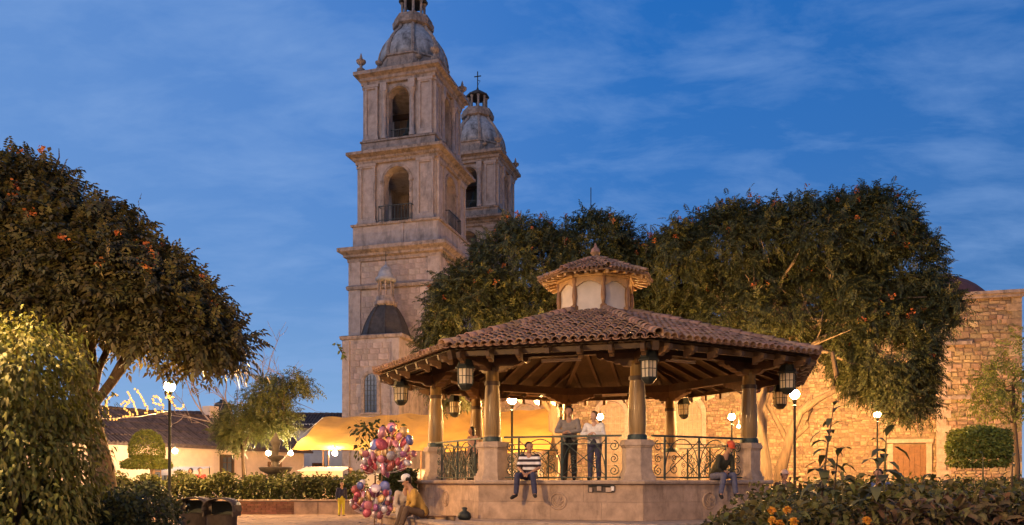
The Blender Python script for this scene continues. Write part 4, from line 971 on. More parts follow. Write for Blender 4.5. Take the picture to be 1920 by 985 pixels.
# topiary
def topiary(name, label, px, d, z_trunk, shapes, ln, n):
    p = at(px, 900, d); root = empty(name, (p.x, p.y, GZ), 0, label, 'topiary')
    st = MB()
    for k in range(5 if name == 'box_topiary' else 2):
        a = k * 1.3; st.tube([(.05 * math.cos(a), .05 * math.sin(a), 0), (.05 * math.cos(a), .05 * math.sin(a), z_trunk * .5), (.30 * math.cos(a), .25 * math.sin(a), z_trunk + .35)], [.035, .03, .02], 6)
    st.build('trunk', M['bark_pale'], root, True)
    P = []; Nn = []
    for kind, c, s in shapes:
        k = n // len(shapes)
        if kind == 'box':
            u = RNG.uniform(-1, 1, (k, 3)); ax = RNG.integers(0, 3, k); u[np.arange(k), ax] = np.sign(RNG.normal(size=k)) * RNG.uniform(.86, 1.04, k)
            nn = np.zeros((k, 3)); nn[np.arange(k), ax] = np.sign(u[np.arange(k), ax]); P.append(np.array(c) + u * np.array(s)); Nn.append(nn)
        else:
            dd = nrm(RNG.normal(size=(k, 3))); dd[:, 2] = np.where(dd[:, 2] < -.3, -.3 + 0 * dd[:, 2], dd[:, 2]); P.append(np.array(c) + dd * np.array(s) * RNG.uniform(.9, 1.03, k)[:, None]); Nn.append(dd)
    P = np.concatenate(P); Nn = np.concatenate(Nn)
    add('crown', leaves_mesh('crown', P, nrm(Nn + RNG.normal(size=P.shape) * .75), nrm(Nn + RNG.normal(size=P.shape) * .5), ln * RNG.uniform(.7, 1.25, len(P)), ln * .5, .2), M['leaf_topiary'], root)
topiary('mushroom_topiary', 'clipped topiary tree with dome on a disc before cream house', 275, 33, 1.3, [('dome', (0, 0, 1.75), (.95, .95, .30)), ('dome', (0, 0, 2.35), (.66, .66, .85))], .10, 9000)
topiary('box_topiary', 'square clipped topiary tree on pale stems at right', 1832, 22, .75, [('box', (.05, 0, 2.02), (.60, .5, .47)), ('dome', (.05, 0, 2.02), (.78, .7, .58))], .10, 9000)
# clipped fig on the left edge
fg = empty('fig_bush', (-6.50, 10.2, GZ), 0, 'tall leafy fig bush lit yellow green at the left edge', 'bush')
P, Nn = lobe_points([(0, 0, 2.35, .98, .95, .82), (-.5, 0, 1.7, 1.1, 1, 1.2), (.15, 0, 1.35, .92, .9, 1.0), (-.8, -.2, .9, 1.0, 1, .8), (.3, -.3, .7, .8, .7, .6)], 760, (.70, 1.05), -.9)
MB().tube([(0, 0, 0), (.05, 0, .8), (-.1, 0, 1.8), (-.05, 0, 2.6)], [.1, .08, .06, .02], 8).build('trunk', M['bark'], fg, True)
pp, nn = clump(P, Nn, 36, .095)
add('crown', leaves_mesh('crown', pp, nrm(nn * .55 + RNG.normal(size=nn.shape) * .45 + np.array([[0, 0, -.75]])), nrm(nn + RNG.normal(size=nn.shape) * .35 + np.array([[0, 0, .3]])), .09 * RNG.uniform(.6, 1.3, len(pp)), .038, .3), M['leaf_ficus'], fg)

# ---- hedges and beds
def hedge(name, label, x0, x1, y0, y1, ztop, n, ln, leafm, cat='hedge', zbot=GZ, lump=.25, seed=1, edge=True, wd=.42):
    root = empty(name, ((x0 + x1) / 2, (y0 + y1) / 2, GZ), 0, label, cat)
    c = np.array([(x0 + x1) / 2, (y0 + y1) / 2, GZ])
    def top(x, y): return ztop(x, y) + lump * (.5 * np.sin(x * 2.1 + seed) * np.cos(y * 2.7 + seed * 2) + .3 * np.sin(x * 5.3 + y * 3.1 + seed))
    x = RNG.uniform(x0, x1, n); y = y0 + (y1 - y0) * RNG.uniform(0, 1, n) ** 1.5; z1 = top(x, y)
    z = zbot + (z1 - zbot) * RNG.uniform(0, 1, n) ** .45
    P = np.stack([x, y, z], 1) - c; d = nrm(RNG.normal(size=(n, 3)) * .7 + np.array([[0, -.35, .55]]))
    add('foliage', leaves_mesh('foliage', P, d, nrm(RNG.normal(size=(n, 3)) * .5 + np.array([[0, -.3, 1]])), ln * RNG.uniform(.6, 1.3, n), ln * wd, .35), leafm, root)
    m = MB()
    nst = int((x1 - x0) * 3)
    for i in range(nst):
        a, b = random.uniform(x0, x1) - c[0], random.uniform(y0, y1) - c[1]; h = float(top(a + c[0], b + c[1])) - GZ
        m.tube([(a, b, 0), (a + random.uniform(-.1, .1), b, h * .5), (a + random.uniform(-.2, .2), b, h * .92)], [.015, .012, .005], 4)
    m.build('stems', M['bark'], root, True)['kind'] = 'stuff'
    return root
hedge('long_hedge', 'long leafy hedge behind the low brick planter wall', -13.5, -5.0, 25.9, 27.6, lambda x, y: 1.05 + 0 * x, 12000, .17, M['leaf_hedge'], lump=.38, seed=3)
hedge('low_hedge', 'dark hedge behind bins at the lower left', -8.9, -6.25, 13.2, 15.0, lambda x, y: .80 + .0 * x, 9000, .12, M['leaf_dark'], lump=.22, seed=5)
hedge('low_hedge', 'dark bushy hedge in the bottom left corner', -8.0, -5.1, 10.6, 12.4, lambda x, y: .84 - .16 * (x + 6.2), 9000, .11, M['leaf_dark'], lump=.25, seed=8)
hedge('planter_shrub', 'leafy shrub beside left end of kiosk platform', -3.7, -2.75, 21.8, 23.2, lambda x, y: 1.25 + 0 * x, 1800, .17, M['leaf_dark'], 'shrub', lump=.2, seed=2)
bed1 = MB().box((-9.3, 27.15, .05), (8.6, 3.1, .34)).build('planter_soil', M['soil'], None); tag(bed1, kind='structure')
bed2 = MB().box((8.6, 12.2, GZ + .06), (11.5, 9.5, .12)).build('flower_bed_soil', M['soil'], None); tag(bed2, kind='structure')
def tz(x, y):
    u = x / y      # the bed rises from its rounded left end
    return np.clip(.26 + (u - .255) * 8.0, -.05, .72) + .12 * np.sin(x * 1.3) 
bd = hedge('flower_bed', 'wide bed of bushy leafy shrubs filling the lower right', 2.75, 13.5, 10.3, 16.2, tz, 15000, .19, M['leaf_bed'], 'flower bed', lump=.34, seed=4)
hedge('flower_bed', 'strip of larger leafed plants along near edge of flower bed', 3.6, 8.2, 9.6, 10.5, lambda x, y: np.clip(.3 + (x - 4.2) * .5, .1, .62), 3000, .24, M['leaf_dry'], 'flower bed', lump=.25, seed=9, wd=.25)
hedge('rear_shrubbery', 'low shrubs along the foot of church wall at right', 9.0, 21.0, 21.5, 25.0, lambda x, y: .95 + 0 * x, 9000, .17, M['leaf_hedge'], 'shrubs', lump=.3, seed=6)
# tall single plants in the bed
def stalk(px, d, ytop, label, nl, ll, lean=0):
    p = at(px, 900, d); ht = at(px, ytop, d).z - GZ; root = empty('tall_plant', (p.x, p.y, GZ), 0, label, 'plant', 'tall plants in the flower bed')
    pts = [(0, 0, 0), (lean * .2, 0, ht * .4), (lean * .6, 0, ht * .75), (lean, 0, ht)]
    MB().tube(pts, [.022, .018, .013, .006], 6).build('stem', M['leaf_dry'], root, True)
    one = leaves_mesh('leaf', np.zeros((1, 3)), np.array([[1.0, 0, .1]]), np.array([[0, 0, 1.0]]), ll, ll * .36, .45, .15); one.materials.append(M['leaf_stalk'])
    for i in range(nl):
        t = .38 + .62 * i / (nl - 1); x = lean * t * t; a = i * 2.4 + random.uniform(-.3, .3)
        o = add('leaf', one, None, root, (x, 0, ht * t)); o.rotation_euler = (0, random.uniform(-.5, .35) - (.5 if t > .93 else 0), a); s = random.uniform(.75, 1.2) * (1.15 - .5 * t); o.scale = (s, s, s)
stalk(1535, 11.5, 762, 'tallest thin plant with upright stem right of bright lamp', 24, .42, .22)
stalk(1558, 11.2, 850, 'shorter leafy plant just right of the tallest stem', 17, .42, .1)
stalk(1655, 11, 820, 'broad leafed plant standing in front of church door', 16, .46, .05)
stalk(1632, 10.6, 868, 'drooping broad leafed plant left of church door', 13, .48, .12)
stalk(1585, 10.8, 880, 'small leafy plant between the tall stem and church door', 11, .34, -.06)
stalk(1705, 10.4, 890, 'low arching plant right of church door plants', 10, .36, .2)
stalk(1845, 11.2, 850, 'single dark stem plant in front of square topiary', 7, .16, -.02)
stalk(1895, 12, 858, 'reddish leafed plant near the right edge', 9, .22, .03)
# marigolds
for i, (x, y, d, lab) in enumerate(((1447, 957, 9.9, 'orange marigold at upper left of the flower group'), (1476, 956, 9.9, 'orange marigold at upper right of the flower group'), (1448, 976, 9.6, 'orange marigold at lower left of flower group'), (1462, 982, 9.5, 'small orange marigold at bottom middle of flower group'),
                      (1488, 979, 9.6, 'largest orange marigold at lower right of flower group'), (1625, 976, 9.6, 'pale marigold standing apart from the flower group'))):
    p = at(x, y, d); root = empty('marigold', (p.x, p.y, GZ), 0, lab, 'flower', 'marigolds in the flower bed'); h = p.z - GZ
    MB().tube([(0, .04, 0), (.01, .02, h * .6), (0, 0, h)], .006, 5).build('stem', M['leaf_bed'], root)
    k = 46; dd = nrm(RNG.normal(size=(k, 3)) + np.array([[0, -.2, .35]])); bb = dd * .012 + np.array([[0, 0, h]])
    add('petals', leaves_mesh('petals', bb, dd, nrm(RNG.normal(size=(k, 3))), .05 * (1.2 if i == 4 else 1), .032, .15), M['marigold'], root)
# wall plant on the tower
p = at(640, 668, 52); wp = empty('wall_plant', p, 0, 'sprig of leaves growing from the left edge of chapel', 'plant')
MB().tube([(.35, 0, -.3), (.1, 0, .1), (-.3, 0, .8)], .025, 5).build('stem', M['bark'], wp)
k = 18; bb = np.stack([np.linspace(.2, -.35, k), RNG.normal(size=k) * .1, np.linspace(-.1, .85, k)], 1)
add('foliage', leaves_mesh('foliage', bb, nrm(RNG.normal(size=(k, 3)) + np.array([[-.3, 0, .2]])), nrm(RNG.normal(size=(k, 3))), .32, .16, .2), M['leaf_topiary'], wp)

# ================================================================== brick planter wall
pw = empty('planter_wall', (-9.3, 25.4, GZ), 0, 'low brick planter wall with stone blocks in front of hedge', 'wall')
core = MB().box((0, .15, .22), (8.6, .2, .44)).build('core', M['mortar'], pw)
bk = MB()
for j in range(6):
    for i in range(36):
        x = -4.3 + i * .24 + (.12 if j % 2 else 0)
        if -4.3 <= x < 2.2: bk.box((x + .11, .05, .04 + j * .068), (.225, .10, .055))
bk.build('bricks', M['brick'], core, False)['kind'] = 'stuff'
for i in range(3): MB().box((2.65 + i * .78, .03, .2), (.76, .14, .4)).build('block', M['kiosk_stone'], core, False)
for i in range(12): MB().box((-3.95 + i * .72, .12, .455), (.71, .36, .05)).build('coping_slab', M['kiosk_trim'], core, False)

# ================================================================== yellow market awning and stalls
aw = empty('market_awning', (-4.5, 34, GZ), 0, 'large yellow tarpaulin awning stretched over the market stalls', 'awning')
nx, ny = 48, 20; R0, R1 = at(606, 783, 37), at(1045, 766, 37); E0, E1_ = at(548, 842, 32.5), at(1030, 846, 32.5); off = Vector((-4.5, 34, GZ))
V = []
for j in range(ny + 1):
    for i in range(nx + 1):
        s, t = i / nx, j / ny
        if t <= .6: q = t / .6; p = R0.lerp(R1, s).lerp(E0.lerp(E1_, s), q)
        else: q = (t - .6) / .4; p = E0.lerp(E1_, s) + Vector((0, .05, -.22 * q))
        if t <= .6:
            p.z -= .22 * math.sin(PI * q) * math.sin(PI * s)
            p.z += .035 * math.sin(s * 55 + q * 9) * (1 - .6 * q) + .03 * math.sin(s * 23 - q * 14)
            p.z -= .05 * abs(math.sin(s * PI * 3)) * (1 - q) + .06 * abs(math.sin(s * PI * 4)) * q
        else: p.z += .03 * math.sin(s * 70); p.z -= .10 * abs(math.sin(s * PI * 4)); p.y += .06 * math.sin(s * 50)
        V.append(p - off)
Fc = [(j * (nx + 1) + i, j * (nx + 1) + i + 1, (j + 1) * (nx + 1) + i + 1, (j + 1) * (nx + 1) + i) for j in range(12) for i in range(nx)]
MB().raw(V, Fc).build('canopy', M['tarp'], aw, True)
BK0, BK1 = R0 + Vector((0, 4.5, -1.4)), R1 + Vector((0, 4.5, -1.4))
V2 = []
for j in range(9):
    for i in range(nx + 1):
        p = R0.lerp(R1, i / nx).lerp(BK0.lerp(BK1, i / nx), j / 8); p.z -= .05 * abs(math.sin(i / nx * PI * 3)) * (1 - j / 8) ; p.z -= .035 * math.sin(i / nx * 55) * -1 * (1 if j == 0 else .5) if j == 0 else .2 * math.sin(PI * j / 8); V2.append(p - off)
MB().raw(V2, [(j * (nx + 1) + i, j * (nx + 1) + i + 1, (j + 1) * (nx + 1) + i + 1, (j + 1) * (nx + 1) + i) for j in range(8) for i in range(nx)]).build('rear_canopy', M['tarp'], aw, True)
for q in (R0, R0.lerp(R1, .34), R0.lerp(R1, .67), R1, E0.lerp(E1_, .14), E0.lerp(E1_, .5), E0.lerp(E1_, .78)):
    MB().tube([Vector((q.x, q.y, GZ)) - off, q - off - Vector((0, 0, .02))], .035, 6).build('pole', M['wood_mid'], aw)
for a, b in ((R0, at(568, 815, 40)), (E0, at(515, 880, 31))): MB().tube([a - off, b - off], .012, 4).build('rope', M['cloth_white'], aw)
def stall(px, d, wd, ht, label, cloth):
    p = at(px, 900, d); root = empty('market_stall', (p.x, p.y, GZ), 0, label, 'stall', 'stalls under and beside the awning')
    for sx in (-1, 1):
        for y in (0, 1.4): MB().tube([(sx * wd / 2, y, 0), (sx * wd / 2, y, ht - (.0 if y else .18))], .025, 6).build('pole', M['iron'], root)
    MB().raw([(-wd / 2 - .1, -.15, ht - .2), (wd / 2 + .1, -.15, ht - .2), (wd / 2 + .1, 1.5, ht), (-wd / 2 - .1, 1.5, ht), (-wd / 2 - .1, -.16, ht - .42), (wd / 2 + .1, -.16, ht - .42)], [(0, 1, 2, 3), (4, 5, 1, 0)]).build('roof', cloth, root, False)
    MB().box((0, .5, .8), (wd, .8, .05)).build('counter', M['wood_mid'], root)
    MB().raw([(-wd / 2, .09, .83), (wd / 2, .09, .83), (wd / 2, .07, .2), (-wd / 2, .07, .2)], [(0, 1, 2, 3)]).build('cloth', cloth, root, False)
    for i in range(int(wd / .3)): MB().lathe([(.07, 0), (.10, .1), (.09, .2), (.03, .26)], 8, (-wd / 2 + .2 + i * .3, .4, .83)).build('jar', random.choice([M['brick'], M['wood_pale'], M['cloth_white'], M['flower_orange']]), root)
stall(600, 30, 1.6, 1.65, 'stall with pale slanted roof under left end of awning', M['plaster_cream'])
stall(340, 36, 1.5, 1.75, 'small stall with pale roof before the cream house wall', M['plaster_white'])
stall(770, 33, 2.0, 1.6, 'stall behind the balloon bunch under the awning', M['cloth_white'])
stall(1000, 36, 2.6, 1.6, 'stall seen through kiosk railing behind the seated man', M['cloth_white'])
# arched white tent
tn = empty('white_tent', (at(680, 900, 29).x, 29, GZ), 0, 'small white arched tent behind the hedge by balloons', 'tent')
m = MB(); n = 16
for k in range(n):
    a0_, a1_ = PI * k / n, PI * (k + 1) / n
    m.raw([(-.85 * math.cos(a0_), y, .85 + .55 * math.sin(a0_)) for y in (0, 1.4)] + [(-.85 * math.cos(a1_), y, .85 + .55 * math.sin(a1_)) for y in (1.4, 0)], [(0, 1, 2, 3)])
for sx in (-1, 1): m.raw([(sx * .85, 0, 0), (sx * .85, 1.4, 0), (sx * .85, 1.4, .85), (sx * .85, 0, .85)], [(0, 1, 2, 3)])
m.raw([(-.85, 1.39, 0), (.85, 1.39, 0)] + [(.85 * math.cos(PI * k / n), 1.39, .85 + .55 * math.sin(PI * k / n)) for k in range(n + 1)], [tuple(range(n + 3))])
m.build('cover', M['cloth_white'], tn, False)
for a in (0, 1.4): MB().tube([(-.85, a, 0), (-.85, a, .85)] + [(-.85 * math.cos(PI * k / n), a, .86 + .55 * math.sin(PI * k / n)) for k in range(n + 1)] + [(.85, a, 0)], .02, 6).build('hoop', M['iron'], tn)
# bare bulbs of the stalls and the house wall lamp
for i, (x, y, d, r, lab) in enumerate(((328, 846, 40.2, .12, 'bright lamp on the cream house wall beside topiary'), (503, 850, 34.5, .10, 'bright bulb glowing behind the fountain'), (545, 850, 33.5, .09, 'bright bulb at left corner of yellow awning'), (628, 850, 33.0, .10, 'bright bulb hanging under the yellow awning'), (1385, 800, 40.0, .07, 'small bulb below the lamp seen past right kiosk column'))):
    p = at(x, y, d); t = empty('bare_bulb', p, 0, lab, 'light bulb', 'bare bulbs of the market')
    MB().sphere((0, 0, 0), r, 14, 9).build('bulb', M['bulb_glow'], t, True); MB().lathe([(.03, r * .9), (.03, r + .08), (.01, r + .3)], 8).build('socket', M['iron'], t)

# ================================================================== fountain
p = at(517, 900, 29.5); fo = empty('fountain', (p.x, p.y, GZ), 0, 'dark stone tiered fountain rising above the hedge', 'fountain')
MB().lathe([(.9, 0), (.95, .5), (.85, .55), (.4, .6), (.22, .7), (.2, 1.2), (.28, 1.3)], 16).build('pedestal', M['slate'], fo)
MB().lathe([(.2, 1.28), (.55, 1.45), (.62, 1.58), (.55, 1.6), (.2, 1.5)], 18).build('bowl', M['slate'], fo)
MB().lathe([(.14, 1.5), (.11, 1.8), (.3, 1.95), (.32, 2.02), (.1, 2.05), (.13, 2.3), (.2, 2.55), (.08, 2.75), (.02, 2.9)], 14).build('finial', M['slate'], fo)

# ================================================================== litter bins
def make_bin(px, d, label):
    p = at(px, 900, d); t = empty('litter_bin', (p.x, p.y, GZ), 0, label, 'bin', 'litter bins by the hedge')
    MB().lathe([(.27, 0), (.28, .04), (.29, .42), (.30, .44)], 20, sy=.8).build('body', M['bin'], t)
    m = MB(); n = 12; w_ = .30
    for k in range(n):
        a0_, a1_ = PI * k / n, PI * (k + 1) / n
        prf = lambda a: (-.31 * math.cos(a), .50 + .27 * math.sin(a) ** .6)
        (x0, z0), (x1, z1) = prf(a0_), prf(a1_)
        m.raw([(x0, -.24, z0), (x1, -.24, z1), (x1, .24, z1), (x0, .24, z0), (x0 * .95, -.24, z0 - .02), (x1 * .95, -.24, z1 - .02), (x1 * .95, .24, z1 - .02), (x0 * .95, .24, z0 - .02)], [(0, 1, 2, 3), (7, 6, 5, 4), (0, 4, 5, 1), (3, 2, 6, 7)])
    m.build('lid', M['bin'], t, True)
    for sx in (-1, 1): MB().box((sx * .285, 0, .46), (.03, .44, .1)).build('hinge_plate', M['bin'], t)
    MB().box((0, .16, .55), (.52, .03, .3)).build('back_plate', M['iron'], t)
make_bin(416, 15.4, 'nearer dark metal litter bin with domed lid'); make_bin(366, 16.2, 'darker litter bin tucked behind the nearer bin by hedge')

# ================================================================== garland of light letters between tree and lamp
sg = empty('light_sign', at(270, 760, 24.6), 0, 'string of glowing script letters seen from behind near lamp', 'light sign')
def zp(x, y): return at(x / 2.431, 580 + y / 2.431, 24.6) - Vector(sg.location)
letters = [[[(470, 462), (478, 440), (490, 412), (508, 394), (526, 388), (540, 398)], [(487, 425), (490, 455), (494, 480), (505, 500), (520, 504), (536, 494)]],
           [[(552, 432), (570, 420), (592, 414), (580, 432), (562, 452), (580, 462), (604, 480), (580, 488), (556, 490)]],
           [[(584, 378), (594, 396), (604, 420), (614, 444), (624, 468), (628, 486)]],
           [[(618, 364), (634, 382), (648, 404), (662, 430), (672, 452), (668, 470), (652, 476)]],
           [[(740, 462), (744, 440), (734, 416), (716, 400), (700, 398), (692, 410), (700, 426), (720, 432), (738, 440)], [(704, 456), (718, 470), (736, 470)]],
           [[(762, 388), (778, 412), (790, 436), (804, 452), (822, 456), (834, 444), (836, 426)], [(756, 402), (776, 398), (798, 408)]]]
for lt_ in letters:
    m = MB(); wi = MB()
    for st in lt_:
        pts = [zp(*q) for q in st]; wi.tube(pts, .012, 5)
        for a, b in zip(pts[:-1], pts[1:]):
            k = max(1, int((b - a).length / .055))
            for i in range(k): m.sphere(a.lerp(b, i / k) + Vector(RNG.normal(size=3)) * .012, .033, 6, 4)
    o = wi.build('letter', M['iron'], sg); m.build('bulbs', M['string_glow'], o, True)['kind'] = 'stuff'
MB().tube([zp(455, 500), zp(530, 498), zp(640, 490), zp(764, 466)], .012, 5).build('wire', M['cloth_white'], sg)

# ================================================================== balloons
BC = [(.34, .06, .09), (.55, .20, .22), (.13, .14, .32), (.58, .36, .14), (.50, .44, .44), (.34, .12, .24), (.58, .26, .30), (.40, .08, .10), (.60, .46, .44), (.36, .10, .08)]
BM = [mat('foil_%d' % i, c, .22, .25, 7, rnd=.3, metal=.3, spec=.55, bump=.5, bscale=5) for i, c in enumerate(BC)]
bme = []
for c in range(10):
    m = MB().sphere((0, 0, 0), 1, 12, 8, (1, .72, 1)).lathe([(.10, -1.12), (.05, -1.04), (.06, -.98)], 6)
    me = m.mesh('balloon', True, True); me.materials.append(BM[c]); bme.append(me)
def bunch(label, c, d, blobs, n, rr, foot):
    base = at(*foot, d); root = empty('balloon_bunch', (base.x, base.y, GZ), 0, label, 'balloons', 'balloon bunches for sale')
    pts = []; tries = 0
    while len(pts) < n and tries < 9000:
        tries += 1
        bx, by, br = random.choice(blobs); a = random.uniform(0, 2 * PI); q = math.sqrt(random.random()) * br
        p = at(bx + q * math.cos(a), by + q * math.sin(a), d) + Vector((0, random.uniform(-.22, .22), 0)); r = random.uniform(*rr)
        if all((p - p2).length > .72 * (r + r2) for p2, r2 in pts): pts.append((p, r))
    off = Vector((base.x, base.y, GZ)); kn = Vector((0, 0, at(*c, d).z - GZ))
    st = MB()
    for p, r in pts:
        o = add('balloon', bme[random.randrange(10)], None, root, p - off); o.scale = (r * random.uniform(.8, 1.1), r * random.uniform(.45, 1.0), r * random.uniform(.8, 1.15)); o.rotation_euler = (random.uniform(-.5, .5), random.uniform(-.9, .9), random.uniform(0, 6))
        st.tube([p - off - Vector((0, 0, r)), ((p - off) + kn) / 2 - Vector((0, 0, .1)), kn], .004, 4)
    st.build('strings', M['cloth_white'], root)['kind'] = 'stuff'
    MB().tube([Vector((0, 0, 0)), kn], .015, 6).build('pole', M['wood_mid'], root)
bunch('upper balloon bunch of red, purple and silver foil balloons', (715, 885), 19.2, [(740, 830, 30), (748, 850, 30), (702, 858, 24), (715, 868, 22), (690, 872, 14)], 58, (.08, .15), (716, 965))
bunch('lower balloon bunch by ledge with pink, orange and silver balloons', (700, 965), 18.6, [(688, 925, 24), (712, 930, 24), (700, 945, 28), (722, 940, 20), (675, 940, 16)], 52, (.07, .135), (702, 972))
# stone ledge by the kiosk, baskets and bag
A = at(705, 965, 20.4); B_ = at(842, 985, 15.2); dd = Vector((B_.x - A.x, B_.y - A.y, 0)); ll = dd.length; an = math.atan2(dd.y, dd.x)
lg = empty('stone_ledge', ((A.x + B_.x) / 2, (A.y + B_.y) / 2, GZ), an, 'low stone ledge running toward the viewer beside balloons', 'ledge')
for i in range(5): MB().box((-ll / 2 + (i + .5) * ll / 5, .28, .10), (ll / 5 - .01, .5, .2)).build('block', M['kiosk_stone'], lg, False); MB().box((-ll / 2 + (i + .5) * ll / 5, .28, .225), (ll / 5 - .008, .58, .05)).build('coping_slab', M['kiosk_trim'], lg, False)
for i, (x, y, d, r, lab) in enumerate(((808, 972, 17.6, .10, 'round wicker basket nearest the vendor in yellow'), (826, 974, 17.4, .13, 'wide wicker basket on the kiosk step'), (845, 972, 17.6, .11, 'flat wicker basket farthest from the vendor in yellow'))):
    p = at(x, y, d); t = empty('basket', (p.x, p.y, .055), 0, lab, 'basket', 'baskets on the kiosk step')
    MB().lathe([(r * .8, 0), (r, .06), (r * 1.08, .13), (r * .98, .13), (r * .85, .03)], 14).build('bowl', M['wood_pale'], t); MB().tube([(r * 1.05 * math.cos(q), r * 1.05 * math.sin(q), .13) for q in np.linspace(0, 2 * PI, 19)[:-1]], .014, 6, closed=True).build('rim', M['wood_mid'], t)
p = at(871, 968, 18.6); bg_ = MB().lathe([(.12, 0), (.17, .06), (.14, .16), (.05, .22), (.07, .28), (.02, .3)], 12, sy=.8).build('bag', M['iron'], None, True); bg_.location = (p.x, p.y, .056); tag(bg_, 'dark crumpled bag lying against the kiosk base', 'bag')

# ================================================================== people
SKIN = mat('skin', (.36, .19, .115), .6, .08, 8); SKIN2 = mat('skin_light', (.50, .30, .20), .6, .08, 8)
HAIR = mat('hair_black', (.012, .010, .009), .5, .3, 30); HAIRB = mat('hair_brown', (.07, .04, .02), .5, .3, 30)
CL = lambda n, c, **k: mat(n, c, .85, .2, 9, .9, 11, **k)
C_ = {'stripe': None, 'jeans': CL('jeans', (.045, .045, .085)), 'jeans2': CL('jeans_pale', (.10, .10, .15)), 'grey': CL('shirt_grey', (.22, .19, .17)), 'white': CL('cardigan_white', (.68, .64, .60)), 'black': CL('black_cloth', (.015, .014, .014)), 'pink': CL('blouse', (.42, .25, .2)),
      'olive': CL('jacket_olive', (.045, .04, .02)), 'orange': CL('cap_orange', (.62, .10, .04)), 'mustard': CL('jacket_mustard', (.42, .24, .05)), 'capwhite': CL('cap_white', (.62, .58, .52)), 'beige': CL('shirt_beige', (.42, .33, .25)), 'navy': CL('top_navy', (.03, .03, .055)), 'yellow': CL('trousers_yellow', (.55, .45, .04)), 'brown': CL('brown_cloth', (.10, .06, .035)), 'red': CL('red_cloth', (.35, .05, .04)), 'blue': CL('blue_cloth', (.06, .09, .20)), 'shoe': CL('shoe', (.02, .016, .014)), 'pale': CL('pale_cap', (.6, .42, .34))}
m = mat('shirt_striped', (.75, .72, .70), .85, .05, 10)
n_ = m.node_tree; tcx = n_.nodes.new('ShaderNodeTexCoord'); sx_ = n_.nodes.new('ShaderNodeSeparateXYZ'); n_.links.new(tcx.outputs['Object'], sx_.inputs[0])
mm = n_.nodes.new('ShaderNodeMath'); mm.operation = 'MULTIPLY'; n_.links.new(sx_.outputs['Z'], mm.inputs[0]); mm.inputs[1].default_value = 1 / .125
fr_ = n_.nodes.new('ShaderNodeMath'); fr_.operation = 'FRACT'; n_.links.new(mm.outputs[0], fr_.inputs[0]); gt = n_.nodes.new('ShaderNodeMath'); gt.operation = 'GREATER_THAN'; n_.links.new(fr_.outputs[0], gt.inputs[0]); gt.inputs[1].default_value = .5
mi = n_.nodes.new('ShaderNodeMixRGB'); n_.links.new(gt.outputs[0], mi.inputs[0]); mi.inputs[1].default_value = (.70, .66, .64, 1); mi.inputs[2].default_value = (.03, .018, .02, 1); n_.links.new(mi.outputs[0], n_.nodes['Principled BSDF'].inputs['Base Color'])
C_['stripe'] = m

